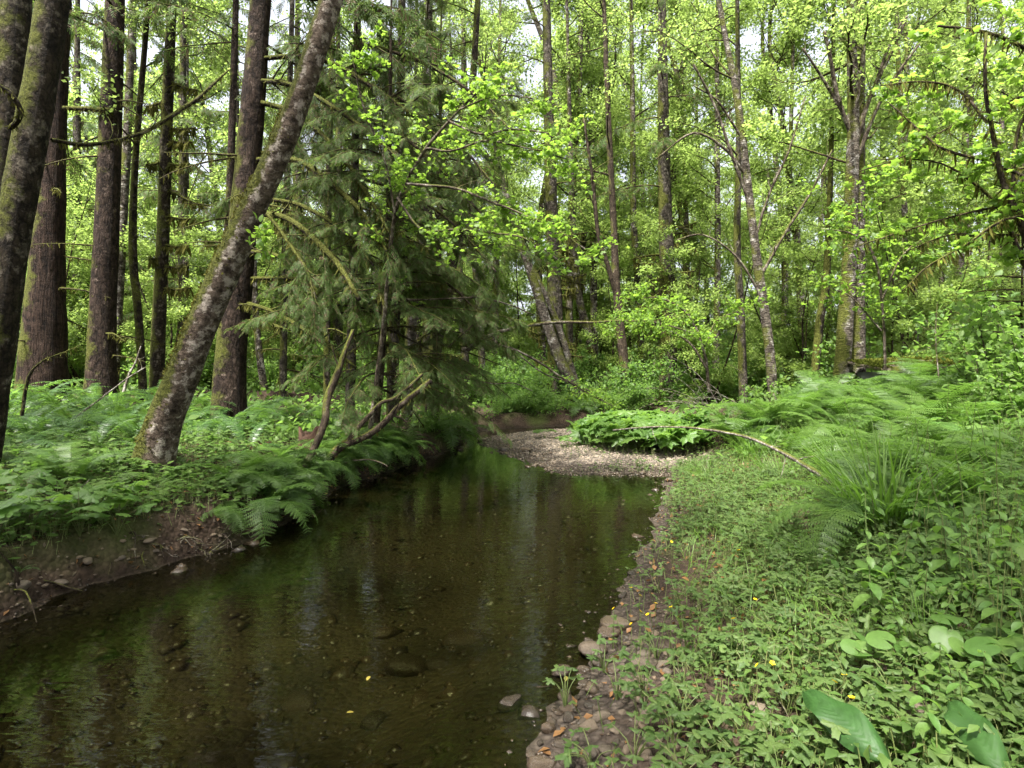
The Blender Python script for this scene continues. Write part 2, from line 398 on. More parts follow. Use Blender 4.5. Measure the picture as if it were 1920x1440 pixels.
def ground_mat():
    m, nt, out = new_mat('forest_soil')
    tc = nd(nt, 'ShaderNodeTexCoord'); g = nd(nt, 'ShaderNodeNewGeometry')
    at = nd(nt, 'ShaderNodeAttribute', attribute_name='gravel')
    n1 = nd(nt, 'ShaderNodeTexNoise', {'Vector': tc.outputs['Object'], 'Scale': 5.0, 'Detail': 10.0, 'Roughness': 0.7})
    n2 = nd(nt, 'ShaderNodeTexNoise', {'Vector': tc.outputs['Object'], 'Scale': 0.9, 'Detail': 5.0})
    vo = nd(nt, 'ShaderNodeTexVoronoi', {'Vector': tc.outputs['Object'], 'Scale': 26.0})
    soil = ramp(nt, n1.outputs[0], [(0.3, (0.016, 0.011, 0.008)), (0.55, (0.05, 0.034, 0.023)), (0.75, (0.105, 0.076, 0.053))])
    soil = mix(nt, ramp(nt, n2.outputs[0], [(0.5, (0, 0, 0)), (0.65, (1, 1, 1))]), soil, (0.045, 0.055, 0.015))
    grav = mix(nt, vo.outputs['Color'], (0.10, 0.083, 0.068), (0.26, 0.22, 0.175))
    grav = mix(nt, ramp(nt, vo.outputs['Distance'], [(0.25, (1, 1, 1)), (0.6, (0.3, 0.3, 0.3))]), (0.04, 0.03, 0.025), grav)
    c = mix(nt, at.outputs['Fac'], soil, grav)
    sx = nd(nt, 'ShaderNodeSeparateXYZ', {0: g.outputs['Position']})
    bed = mix(nt, n1.outputs[0], (0.015, 0.013, 0.008), (0.078, 0.062, 0.038))
    wr = nd(nt, 'ShaderNodeMapRange', {0: sx.outputs[2], 1: -0.02, 2: 0.01, 3: 1.0, 4: 0.0})
    c = mix(nt, nd(nt, 'ShaderNodeMapRange', {0: sx.outputs[2], 1: 0.02, 2: 0.10, 3: 1.0, 4: 0.0}).outputs[0], c, mix(nt, 1.0, c, (0.45, 0.43, 0.42), 'MULTIPLY'))   # damp rim
    c = mix(nt, wr.outputs[0], c, bed)
    hb = nd(nt, 'ShaderNodeMath', {0: n1.outputs[0], 1: vo.outputs['Distance']}, operation='SUBTRACT')
    bp = nd(nt, 'ShaderNodeBump', {'Height': hb.outputs[0], 'Strength': 0.8, 'Distance': 0.04})
    p = nd(nt, 'ShaderNodeBsdfPrincipled', {'Base Color': c, 'Roughness': 0.95, 'Specular IOR Level': 0.15, 'Normal': bp.outputs[0]})
    nt.links.new(p.outputs[0], out.inputs[0])
    return m

def water_mat():
    m, nt, out = new_mat('creek_water')
    tc = nd(nt, 'ShaderNodeTexCoord')
    mp = nd(nt, 'ShaderNodeMapping', {'Vector': tc.outputs['Object'], 'Scale': (1.0, 2.4, 1), 'Rotation': (0, 0, 0.25)})
    n1 = nd(nt, 'ShaderNodeTexNoise', {'Vector': mp.outputs[0], 'Scale': 5.0, 'Detail': 3.0, 'Roughness': 0.5, 'Distortion': 0.6})
    n2 = nd(nt, 'ShaderNodeTexNoise', {'Vector': mp.outputs[0], 'Scale': 19.0, 'Detail': 2.0})
    n3 = nd(nt, 'ShaderNodeTexNoise', {'Vector': tc.outputs['Object'], 'Scale': 0.8, 'Detail': 2.0})
    fine = nd(nt, 'ShaderNodeMath', {0: n2.outputs[0], 1: ramp(nt, n3.outputs[0], [(0.4, (0.05, 0.05, 0.05)), (0.65, (0.45, 0.45, 0.45))])}, operation='MULTIPLY')
    hh = nd(nt, 'ShaderNodeMath', {0: n1.outputs[0], 1: fine.outputs[0]}, operation='ADD')
    bp = nd(nt, 'ShaderNodeBump', {'Height': hh.outputs[0], 'Strength': 0.05, 'Distance': 0.06})
    fr = nd(nt, 'ShaderNodeFresnel', {'IOR': 1.33, 'Normal': bp.outputs[0]})
    tr = nd(nt, 'ShaderNodeBsdfTransparent', {'Color': (0.35, 0.36, 0.235, 1)})
    gl = nd(nt, 'ShaderNodeBsdfGlossy', {'Color': (1, 1, 1, 1), 'Roughness': 0.006, 'Normal': bp.outputs[0]})
    mx = nd(nt, 'ShaderNodeMixShader', {0: fr.outputs[0], 1: tr.outputs[0], 2: gl.outputs[0]})
    nt.links.new(mx.outputs[0], out.inputs[0])
    return m

# ------------------------------------------------------------------ ground and water
def axis(lo, hi, step, far):
    a = list(np.arange(lo, hi, step)); s = step
    b = hi
    up = []
    while b < far: up.append(b); s *= 1.18; b += s
    up.append(far)
    dn = []; s = step; b = lo
    while b > -far: s *= 1.18; b -= s; dn.append(b)
    return np.array(dn[::-1] + a + up)

xs = axis(-6.5, 7.5, 0.093, 500); ys = axis(1.2, 16.5, 0.093, 500)
X, Y = np.meshgrid(xs, ys)
Z = terrain(X, Y)
nx, ny = len(xs), len(ys)
ii = (np.arange(ny - 1)[:, None] * nx + np.arange(nx - 1)[None]).ravel()
gme = mesh_np('ground', np.stack([X, Y, Z], -1).reshape(-1, 3), [np.stack([ii, ii + 1, ii + nx + 1, ii + nx], -1)], ground_mat(), True)
sdg = water_sd(X, Y)
gr = np.maximum(bar_w(X, Y), (1 - sm(0.08, np.where(Y < 3.6, 0.5, 0.22), sdg)) * (X > -0.8) * (Y < 9)) * (sdg > -0.3)
at = gme.attributes.new('gravel', 'FLOAT', 'POINT'); at.data.foreach_set('value', gr.ravel().astype(np.float32))
kind(link('ground', gme), 'structure')
_exact_sd = water_sd
def _grid(A, x, y):
    x = np.asarray(x, float); y = np.asarray(y, float)
    i = np.clip(np.searchsorted(xs, x) - 1, 0, nx - 2); j = np.clip(np.searchsorted(ys, y) - 1, 0, ny - 2)
    u = np.clip((x - xs[i]) / (xs[i + 1] - xs[i]), 0, 1); v = np.clip((y - ys[j]) / (ys[j + 1] - ys[j]), 0, 1)
    return A[j, i] * (1 - u) * (1 - v) + A[j, i + 1] * u * (1 - v) + A[j + 1, i] * (1 - u) * v + A[j + 1, i + 1] * u * v
def terrain(x, y): return _grid(Z, x, y)          # from here on: heights read off the built sheet
def water_sd(x, y): return _grid(sdg, x, y)
wv = np.array([[-6, -7, 0], [15, -7, 0], [15, 17, 0], [-6, 17, 0]], float)
kind(link('water', mesh_np('water', wv, [np.array([[0, 1, 2, 3]])], water_mat())), 'structure')

# ------------------------------------------------------------------ leaf and plant templates
def palmate(lobes, depth, n=31, span=2.7, cup=-0.2, rip=0.03, wide=1.0, teeth=0.0, lite=False):
    th = np.linspace(-span, span, n)
    r = (0.62 + 0.38 * np.cos(th * 0.5)) * (1 - depth * 0.5 * (1 - np.cos(th * lobes / span * math.pi * (1 if lobes % 2 else 1))))
    r = r * (1 + teeth * (np.arange(n) % 2 - 0.5)) * 0.62
    def ring(k, zr):
        x = np.cos(th) * r * k; y = np.sin(th) * r * k * wide
        z = cup * (k ** 2) * (0.4 + np.abs(th) / span * 0.6) * 0.5 + zr * np.cos(th * lobes * 2)
        return np.stack([x, y, z], -1)
    V = np.vstack([[[0, 0, 0]], ring(0.5, rip * 0.6), ring(1.0, -rip)])
    if lite:
        i = np.arange(n - 1); return np.vstack([V[:1], V[1 + n:]]), np.stack([np.zeros(n - 1, int), 1 + i, 2 + i], -1), None
    i = np.arange(n - 1)
    T = np.stack([np.zeros(n - 1, int), 1 + i, 2 + i], -1)
    Q = np.stack([1 + i, 1 + n + i, 2 + n + i, 2 + i], -1)
    return V, T, Q

def blade(length, width, nseg=5, arch=0.4, fold=0.15, wprof=None):
    t = np.linspace(0, 1, nseg + 1)
    w = (np.sin(np.pi * np.clip(t * 0.92 + 0.06, 0, 1)) ** 0.8 if wprof is None else wprof(t)) * width * 0.5
    a = arch * t * 1.6
    ds = length / nseg
    x = np.concatenate([[0], np.cumsum(np.cos(a[:-1]) * ds)]); z = np.concatenate([[0], np.cumsum(-np.sin(a[:-1]) * ds)])
    V = np.concatenate([np.stack([x, w, z + fold * w], -1), np.stack([x, 0 * w, z], -1), np.stack([x, -w, z + fold * w], -1)])
    n = nseg + 1; i = np.arange(nseg)
    Q = np.concatenate([np.stack([n + i, n + i + 1, i + 1, i], -1), np.stack([2 * n + i, 2 * n + i + 1, n + i + 1, n + i], -1)])
    return V, None, Q

def tpl_mesh(name, parts, mat):
    mb = MB()
    for V, T, Q in parts: mb.add(V, T, Q)
    return mb.mesh(name, mat)

def frond(L, arch, lift, npair, wid, bip=True, seed=0):
    """rachis leaves the crown at angle lift and arches over; returns one (V,T,Q)"""
    rng = np.random.default_rng(seed)
    n = 26; t = np.linspace(0, 1, n); a = lift - arch * t ** 1.3
    ds = L / (n - 1)
    X_ = np.concatenate([[0], np.cumsum(np.cos(a[:-1]) * ds)]); Z_ = np.concatenate([[0], np.cumsum(np.sin(a[:-1]) * ds)])
    Y_ = 0.03 * L * np.sin(t * 3 + seed)
    pts = np.stack([X_, Y_, Z_], -1)
    mb = MB(); tube(mb, pts[::2], np.linspace(0.004, 0.001, 13) * (L / 0.7), 3, cap=False)
    tt = np.linspace(0.14, 0.985, npair)
    pos = np.stack([np.interp(tt, t, pts[:, k]) for k in range(3)], -1)
    tan = unit(np.stack([np.interp(tt, t, np.gradient(pts[:, k])) for k in range(3)], -1))
    ln = wid * np.sin(np.pi * np.clip(tt * 0.93 + 0.0, 0, 1)) ** 0.75 * (1 - 0.35 * tt) * 1.15 + 0.012
    side = unit(np.cross(np.array([0, 0, 1.0]), tan)); nrm = np.cross(tan, side)
    for s in (1, -1):
        l = ln * rng.uniform(0.88, 1.08, npair)
        d = unit(side * s + tan * rng.uniform(0.25, 0.5, (npair, 1)) - nrm * rng.uniform(0.0, 0.28, (npair, 1)))
        M = frames(d, nrm + rng.normal(size=(npair, 3)) * 0.12) * l[:, None, None]
        if bip:
            k = 9; u = np.linspace(0.06, 0.96, k); sub = []
            w = 0.17 * (1 - u) ** 0.7 + 0.03
            VV = []; QQ = []
            for q in (1, -1):
                for j in range(k):
                    b = len(VV)
                    VV += [[u[j] - 0.045, 0, 0], [u[j] + 0.02 + 0.3 * w[j], q * w[j] * 0.75, -0.03], [u[j] + 0.05 + 0.5 * w[j], q * w[j], -0.06], [u[j] + 0.05, 0, 0]]
                    QQ.append([b, b + 1, b + 2, b + 3] if q < 0 else [b + 3, b + 2, b + 1, b])
            tp = (np.array(VV), None, np.array(QQ))
        else:
            tp = (np.array([[0, 0.035, 0], [0.25, 0.075, 0.02], [0.7, 0.055, 0], [1, 0, -0.1], [0.7, -0.05, 0], [0.2, -0.06, 0.02], [0, -0.03, 0]]),
                  np.array([[2, 4, 3]]), np.array([[0, 6, 5, 1], [1, 5, 4, 2]]))
        mb.inst(tp, M, pos)
    return mb

LADY = [frond(1.0, 1.5 + 0.35 * k, 0.95 - 0.1 * k, 24, 0.19, True, k).mesh('frond', MT['fern']) for k in range(4)]
SWORD = [frond(1.0, 1.6 + 0.35 * k, 1.1 - 0.1 * k, 38, 0.11, False, 20 + k).mesh('frond', MT['sword_fern']) for k in range(4)]

SWORD_D = [frond(1.0, 2.3, 0.7, 34, 0.10, False, 55).mesh('dead_frond', MT['brown_leaf'])]
def fern(x, y, size, label, group, kindf='lady', n=None, az=None, spread=math.pi, tilt=0.0):
    z = max(gz(x, y), 0.0)
    root = thing('lady_fern' if kindf == 'lady' else 'sword_fern', label, 'fern', (x, y, z - 0.01), group)
    n = n or int(U(7, 11)); a0 = U(0, 6.28)
    for k in range(n):
        a = a0 + k * 6.283 / n + U(-0.25, 0.25) if az is None else az + U(-spread, spread)
        me = (LADY if kindf == 'lady' else SWORD)[int(U(0, 4))]
        s = size * U(0.75, 1.15)
        link('frond', me, root, (0, 0, 0), (U(-0.18, 0.18), U(-0.25, 0.2) + tilt, a), s)
    if kindf == 'sword' and size > 0.4:
        for k in range(int(U(1, 4))): link('dead_frond', SWORD_D[0], root, (0, 0, 0), (U(-0.3, 0.3), U(0.1, 0.5), U(0, 6.28)), size * U(0.6, 0.95))
    return root

def palm_leaf_mesh(name, tpl, mat, stem=0.0):
    V, T, Q = tpl
    return tpl_mesh(name, [(V, T, Q)], mat)

THIM = [palm_leaf_mesh('leaf', palmate(5, 0.30 + 0.06 * k, 41, 2.75, -0.25 - 0.1 * k, 0.03, 1.0, 0.09), MT['broad']) for k in range(3)]
COLT = [palm_leaf_mesh('leaf', palmate(7, 0.42 + 0.05 * k, 43, 2.9, -0.3, 0.035, 1.0, 0.10), MT['broad']) for k in range(2)]
BUTT = [palm_leaf_mesh('leaf', palmate(3, 0.62 + 0.06 * k, 25, 2.3, -0.2 - 0.15 * k, 0.04, 1.1, 0.22), MT['buttercup']) for k in range(3)]
OVAL = [tpl_mesh('leaf', [blade(1.0, 0.42 + 0.08 * k, 6, 0.35 + 0.15 * k, 0.3)], MT['broad']) for k in range(3)]
ROUND = [palm_leaf_mesh('leaf', palmate(1, 0.06, 21, 2.9, -0.2, 0.02, 1.0, 0.03), MT['broad']) for k in range(1)]

# ------------------------------------------------------------------ trees
def radii_at(widths, n):
    w = np.asarray(widths, float); return np.interp(np.linspace(0, 1, n), np.linspace(0, 1, len(w)), w)

def twig_line(p, d, L, n=5, sag=0.0, wob=0.12):
    d = unit(d); pts = [np.array(p, float)]
    for k in range(n - 1):
        d = unit(d + RNG.normal(size=3) * wob + np.array([0, 0, -sag])); pts.append(pts[-1] + d * L / (n - 1))
    return np.array(pts)

def leafy_branch(wood, leaves, p, d, L, r, ntw=6, nleaf=22, lsize=0.09, sag=0.0, tpl=LEAF4, lift=0.0, spread=0.16, sides=5, flat=0.55, t0=0.25):
    line = twig_line(p, d, L, 7, sag - lift)
    tube(wood, line, np.linspace(r, r * 0.25, 7), sides, cap=False)
    tg = np.gradient(line, axis=0)
    lines = [line[3:]]
    for j in range(ntw):
        u = U(t0, 0.98); k = u * 6; i = min(int(k), 5); q = line[i] + (line[i + 1] - line[i]) * (k - i)
        sd = unit(unit(tg[i]) * U(0.4, 0.9) + rand_unit(1)[0] * 0.8 + np.array([0, 0, 0.1]))
        tl = twig_line(q, sd, L * U(0.2, 0.42) * (1.15 - 0.5 * u), 4, sag)
        tube(wood, tl, np.linspace(max(r * 0.35, 0.003), 0.002, 4), 3, cap=False)
        lines.append(tl)
    for tl in lines:
        m = int(nleaf * U(0.7, 1.3)); u = U(0.1, 1.0, m) ** 0.7 * (len(tl) - 1); i = np.minimum(u.astype(int), len(tl) - 2)
        pos = tl[i] + (tl[i + 1] - tl[i]) * (u - i)[:, None] + RNG.normal(size=(m, 3)) * spread * np.array([1, 1, 0.55])
        scatter_leaves(leaves, pos, unit(tl[i + 1] - tl[i]), lsize * U(0.65, 1.2, m), tpl, flat)

NEED = None
def needle_spray(n=13, w=0.10):
    V = []; Q = []
    u = np.linspace(0.06, 1.0, n)
    for s in (1, -1):
        for k in range(n):
            l = 0.30 * (1 - 0.75 * u[k] ** 1.5) + 0.05; b = len(V)
            dx = l * 0.62; dy = s * l * 0.78
            V += [[u[k] - w * 0.28, 0, 0.0], [u[k] + dx * 0.55 - w * 0.3, dy * 0.55, -0.015], [u[k] + dx, dy, -0.05], [u[k] + w * 0.28 + dx * 0.4, dy * 0.4, -0.01]]
            Q.append([b, b + 3, b + 2, b + 1])
    b = len(V); V += [[0, -0.012, 0], [1, 0, -0.03], [1, 0.004, -0.03], [0, 0.012, 0]]; Q.append([b, b + 1, b + 2, b + 3])
    V = np.array(V); V[:, 2] -= 0.15 * V[:, 0] ** 2
    return V, None, np.array(Q)
SPRAY = needle_spray(8, 0.125); SPRAY_S = needle_spray(6, 0.19)

def conifer_branch(wood, need, moss, p, d, L, r, dens=24, size=0.28, droop=0.10, tpl=SPRAY, start=0.2, mossy=0, hang=0.55):
    n = 9; pts = [np.array(p, float)]; dd = unit(d)
    for k in range(n - 1):
        dd = unit(dd + RNG.normal(size=3) * 0.05 + np.array([0, 0, -droop * (1 - 0.6 * k / n)])); pts.append(pts[-1] + dd * L / (n - 1))
    line = np.array(pts)
    tube(wood, line, np.linspace(r, r * 0.2, n), 5, cap=False)
    tg = unit(np.gradient(line, axis=0))
    def dress(ln, tgv, m, sz, s0):
        u = U(s0, 1.0, m) * (len(ln) - 1); i = np.minimum(u.astype(int), len(ln) - 2)
        pos = ln[i] + (ln[i + 1] - ln[i]) * (u - i)[:, None]
        T_ = tgv[i]; sd = unit(np.cross(T_, np.array([0, 0, 1.0]))) * np.where(RNG.random(m) < 0.5, 1, -1)[:, None]
        dr = unit(sd * U(0.3, 1.0, (m, 1)) + T_ * U(0.4, 1.0, (m, 1)) + np.array([0, 0, -1.0]) * U(0.1, 1.2, (m, 1)) * hang)
        nr = unit(np.array([0, 0, 1.0]) + RNG.normal(size=(m, 3)) * 0.45)
        M = frames(dr, nr) * (sz * U(0.6, 1.25, m) * (1.15 - 0.5 * u / (len(ln) - 1)))[:, None, None]
        need.inst(tpl, M, pos)
    if dens > 0:
        dress(line, tg, int(dens * L), size, start)
        for j in range(int(L * 2.2)):                       # side branchlets
            u = U(start, 0.9) * (n - 1); i = int(u); q = line[i] + (line[min(i + 1, n - 1)] - line[i]) * (u - i)
            sd = unit(np.cross(tg[i], np.array([0, 0, 1.0]))) * RNG.choice([-1, 1])
            tl = twig_line(q, sd * 0.8 + tg[i] * 0.8 + np.array([0, 0, -0.25 * hang]), L * U(0.18, 0.4) * (1.1 - 0.6 * u / n), 4, 0.12)
            tube(wood, tl, np.linspace(r * 0.3, 0.002, 4), 3, cap=False)
            dress(tl, unit(np.gradient(tl, axis=0)), int(dens * 0.45 * L), size * 0.9, 0.1)
    if mossy and moss is not None:
        hang_moss(moss, line, int(mossy * L), 0.09, r)
    return line

def hang_moss(mb, line, n, ln, r):
    n = int(n * 1.5)
    u = U(0.03, 0.97, n) * (len(line) - 1); i = np.minimum(u.astype(int), len(line) - 2)
    pos = line[i] + (line[i + 1] - line[i]) * (u - i)[:, None]
    tgv = unit(line[i + 1] - line[i])
    a = U(0, 6.28, n); s1 = unit(np.cross(tgv, np.array([0.02, 0.01, 1.0]))); s2 = np.cross(s1, tgv)
    rad = s1 * np.cos(a)[:, None] + s2 * np.sin(a)[:, None]
    base = pos + rad * r * 0.8
    dr = unit(rad * 0.8 + np.array([0, 0, -1.0]) * np.where(np.sin(a) > 0.3, 0.2, 1.3)[:, None] + RNG.normal(size=(n, 3)) * 0.35)
    M = frames(dr, rand_unit(n)) * (ln * U(0.3, 1.3, n) * np.where(np.sin(a) > 0.3, 0.4, 1.0))[:, None, None]
    mb.inst((np.array([[0, 0.08, 0], [0, -0.08, 0], [0.6, -0.05, 0.05], [1, 0.0, 0], [0.6, 0.05, -0.05]]), np.array([[2, 3, 4]]), np.array([[0, 1, 2, 4]])), M, base)

def trunk_points(px_pts, d, top=None, depth2=None):
    """traced trunk: image points at a given distance, first one dropped to the ground, continued to height top"""
    n = len(px_pts)
    ds = [d] * n if np.isscalar(d) else list(np.interp(np.linspace(0, 1, n), [0, 1], d))
    pts = [P(a, b, dd) for (a, b), dd in zip(px_pts, ds)]
    g = gz(pts[0][0], pts[0][1]); pts[0][2] = min(pts[0][2], g)
    pts[0][2] = g - 0.08 if pts[0][2] > g - 0.5 else g - 0.08
    if top and pts[-1][2] < top:
        dv = unit(pts[-1] - pts[-2]); p = pts[-1]
        while p[2] < top:
            dv = unit(dv + np.array([0, 0, 0.12])); p = p + dv * 1.2; pts.append(p)
    return np.array(pts), n

def tree(name, label, cat, px_pts, d, wpx, top, bark, kindt, group=None, crown=None, flare=0.0, sides=12, lump=0.06, seed=0, extra=None, crown_mat=None):
    pts, ntr = trunk_points(px_pts, d, top)
    base = pts[0].copy()
    d0 = d if np.isscalar(d) else d[0]
    w = np.array(wpx, float) / F * d0 * 0.5 * math.cos(math.atan((np.mean([q[0] for q in px_pts]) - 960) / F))   # a round trunk looks wider off axis
    L = max(12, int(np.linalg.norm(np.diff(pts, axis=0), axis=1).sum() / 0.22))
    seg = np.concatenate([[0], np.cumsum(np.linalg.norm(np.diff(pts, axis=0), axis=1))]); seg /= seg[-1]
    line = crom(pts, L)
    tl = np.linspace(0, 1, len(pts) if False else L)
    ctl = np.interp(np.linspace(0, ntr - 1, len(w)), np.arange(ntr), np.linspace(0, ntr - 1, ntr) / max(1, len(pts) - 1))
    ws = np.concatenate([w, [w[-1] * 0.25]]) if len(pts) > ntr else w
    ctl = np.concatenate([ctl, [1.0]]) if len(pts) > ntr else ctl
    rad = np.interp(tl, ctl, ws)
    if flare:
        hgt = line[:, 2] - base[2]; rad = rad * (1 + flare * np.exp(-hgt / 0.35))
    root = thing(name, label, cat, tuple(base), group)
    mb = MB(); tube(mb, line, rad, sides, lump, seed=seed)
    link('trunk', mb.mesh('trunk', bark, True, base), root)
    ctx = dict(line=line, rad=rad, base=base, root=root)
    if crown: crown(ctx)
    return ctx

def alder_crown(nb=22, z0=3.0, Lm=2.6, nleaf=34, lsize=0.085, ntw=6, mat='alder_leaf', elev=(0.2, 0.9), azr=None, tpl=LEAF4, bark='dark_twig'):
    def f(c):
        wood, lv = MB(), MB()
        line, rad, base = c['line'], c['rad'], c['base']
        ok = np.where(line[:, 2] > z0)[0]
        if len(ok) < 3: return
        for b in range(nb):
            k = ok[min(int(len(ok) * (b + U(0, 1)) / nb), len(ok) - 1)]
            t = (k - ok[0]) / max(1, len(ok) - 1)
            a = U(0, 6.28) if azr is None else U(*azr); e = U(*elev)
            d = np.array([math.cos(a) * math.cos(e), math.sin(a) * math.cos(e), math.sin(e)])
            wood = MB(); leafy_branch(wood, lv, line[k], d, Lm * (1.1 - 0.65 * t) * U(0.7, 1.2), max(0.35 * rad[k], 0.008), ntw, nleaf, lsize, lift=0.03, tpl=tpl, sag=0.02)
            link('branch', wood.mesh('branch', MT[bark], True, base), c['root'])
        link('crown', lv.mesh('crown', MT[mat], False, base), c['root'])
    return f

def conifer_crown(nb=40, z0=2.0, z1=None, Lb=2.6, dens=16, size=0.3, azr=None, droop=0.1, elev=(-0.1, 0.25), tpl=SPRAY_S, dead=(0, 0), deadL=1.2, mat='needle', mossy=40, hang=0.6, taper=0.6, bark='dark_twig'):
    def f(c):
        wood, nd_, ms = MB(), MB(), MB()
        line, rad, base = c['line'], c['rad'], c['base']
        zt = line[-1, 2] if z1 is None else z1
        for b in range(nb):
            z = z0 + (zt - z0) * (b + U(0, 1)) / nb; k = int(np.argmin(np.abs(line[:, 2] - z))); t = (z - z0) / (zt - z0)
            a = U(0, 6.28) if azr is None else U(*azr); e = U(*elev)
            d = np.array([math.cos(a) * math.cos(e), math.sin(a) * math.cos(e), math.sin(e)])
            wood = MB(); conifer_branch(wood, nd_, None, line[k], d, Lb * (1.05 - taper * t) * U(0.7, 1.15), max(0.018, 0.16 * rad[k]), dens, size, droop, tpl, hang=hang)
            link('branch', wood.mesh('branch', MT[bark], True, base), c['root'])
        for b in range(dead[0]):
            z = U(1.2, dead[1]); k = int(np.argmin(np.abs(line[:, 2] - z))); a = U(0, 6.28); e = U(-0.25, 0.2)
            d = np.array([math.cos(a) * math.cos(e), math.sin(a) * math.cos(e), math.sin(e)])
            wood = MB(); conifer_branch(wood, nd_, ms, line[k], d, deadL * U(0.4, 1.2), 0.022, 0, 0, 0.06, mossy=mossy)
            link('branch', wood.mesh('branch', MT[bark], True, base), c['root'])
        if nd_.n: link('crown', nd_.mesh('crown', MT[mat], False, base), c['root'])
        if ms.n: link('hanging_moss', ms.mesh('hanging_moss', MT['moss'], False, base), c['root'])['kind'] = 'stuff'
    return f

def traced_branch(root, base, pts_px, d, w, bark, moss=0, mlen=0.09, name='branch', twigs=0, twL=0.35, n=None):
    """a branch drawn along image points at its own distance (one value or start/end)"""
    m = len(pts_px); ds = [d] * m if np.isscalar(d) else np.interp(np.linspace(0, 1, m), np.linspace(0, 1, len(d)), d)
    line = crom([P(a, b, q) for (a, b), q in zip(pts_px, ds)], n or m * 4)
    line = line + np.cumsum(RNG.normal(size=line.shape), 0) * 0.0025
    mb = MB(); r = radii_at(np.array(w) / F * ds[0] * 0.5 * math.cos(math.atan((pts_px[0][0] - 960) / F)), len(line)); tube(mb, line, r, 7, 0.12)
    for k in range(twigs):
        i = int(U(0.15, 0.98) * (len(line) - 1)); tgv = unit(line[min(i + 1, len(line) - 1)] - line[i - 1])
        tl = twig_line(line[i], tgv + rand_unit(1)[0] * 0.9, twL * U(0.4, 1.2), 5, 0.0, 0.2); tube(mb, tl, np.linspace(max(r[i] * 0.4, 0.003), 0.0015, 5), 4)
    br = link(name, mb.mesh(name, bark, True, base), root)
    if moss:
        ms = MB(); hang_moss(ms, line, moss, mlen, float(r.mean())); link('hanging_moss', ms.mesh('hanging_moss', MT['moss'], False, base), br)['kind'] = 'stuff'
    return line, br

# --- left bank trees, traced
c = tree('alder_tree', 'thick mossy alder trunk cut by the left edge of the picture', 'tree', [(-45, 800), (-8, 640), (14, 500), (40, 350), (64, 220), (88, 80)], 5.0,
         [84, 80, 76, 72, 70, 70], 14, MT['mossy_bark'], 'alder', sides=20, lump=0.09, seed=3, crown=alder_crown(14, 6.0, 2.6, 22))
traced_branch(c['root'], c['base'], [(95, 262), (150, 272), (215, 265), (270, 250), (330, 215), (375, 185), (428, 135)], (5.0, 6.2), [10, 11, 9, 10, 13, 10, 5], MT['mossy_bark'], 260, 0.06, twigs=9)
traced_branch(c['root'], c['base'], [(20, 240), (38, 215), (22, 180), (-10, 160)], (4.8, 4.6), [12, 13, 12, 12], MT['mossy_bark'], 120, 0.05)
tree('alder_tree', 'dark trunk behind the thick mossy one at the left edge', 'tree', [(-75, 780), (-25, 500), (2, 300), (22, 80)], 7.0, [90, 84, 78, 70], 15, MT['mossy_bark'], 'alder', sides=16, lump=0.08, seed=5, crown=alder_crown(10, 8.0, 2.6, 18))
tree('cedar_tree', 'broad red brown cedar with flared base among sword ferns at left', 'tree', [(80, 745), (82, 650), (86, 540), (93, 420), (100, 300), (110, 80)], 11.0, [100, 94, 78, 62, 50, 44], 22, MT['cedar_bark'], 'con', flare=0.25, sides=24, lump=0.1, seed=8,
     crown=conifer_crown(26, 6.0, None, 2.6, 8, 0.4, dead=(10, 6), deadL=1.3))
c = tree('spruce_tree', 'straight red brown conifer trunk with a mossy bar left of the leaning alder', 'tree', [(190, 755), (190, 650), (196, 520), (203, 350), (213, 80)], 11.0, [66, 56, 52, 47, 40], 24, MT['conifer_bark'], 'con', flare=0.22, sides=20, lump=0.06, seed=11,
     crown=conifer_crown(26, 7.0, None, 2.6, 8, 0.4, dead=(12, 7), deadL=1.5))
traced_branch(c['root'], c['base'], [(212, 207), (170, 205), (118, 203)], 10.8, [11, 12, 9], MT['mossy_bark'], 160, 0.09)
tree('alder_tree', 'slim pale alder just behind the straight red brown conifer', 'tree', [(212, 742), (225, 500), (236, 300), (246, 80)], 14.0, [21, 20, 18, 15], 18, MT['alder_bark'], 'alder', seed=12, crown=alder_crown(16, 5.5, 2.4))
tree('alder_tree', 'thin crooked mossy trunk between two dark conifers at left', 'tree', [(270, 745), (260, 600), (249, 470), (254, 300), (272, 80)], 11.5, [17, 16, 17, 13, 11], 14, MT['mossy_bark'], 'alder', seed=13, crown=alder_crown(14, 5.0, 2.0))
c = tree('spruce_tree', 'dark spruce trunk with moss hung stubs left of the leaning alder', 'tree', [(293, 745), (298, 600), (305, 450), (312, 250), (319, 80)], 12.0, [32, 28, 25, 24, 21], 20, MT['mossy_bark'], 'con', sides=14, lump=0.1, seed=14, crown=conifer_crown(22, 7.5, None, 2.0, 8, 0.36))
for a, b in [((318, 152), (372, 168)), ((312, 186), (272, 200)), ((316, 240), (366, 238)), ((312, 262), (360, 268)), ((308, 300), (274, 310)), ((310, 306), (358, 306)), ((308, 352), (396, 392)),
             ((306, 405), (382, 408)), ((304, 458), (355, 462)), ((302, 498), (354, 500)), ((300, 540), (360, 540)), ((300, 480), (278, 486))]:
    traced_branch(c['root'], c['base'], [a, ((a[0] + b[0]) / 2, (a[1] + b[1]) / 2 + 3), b], (12.0, 11.7), [6, 5, 3], MT['mossy_bark'], 110, 0.19, name='stub')
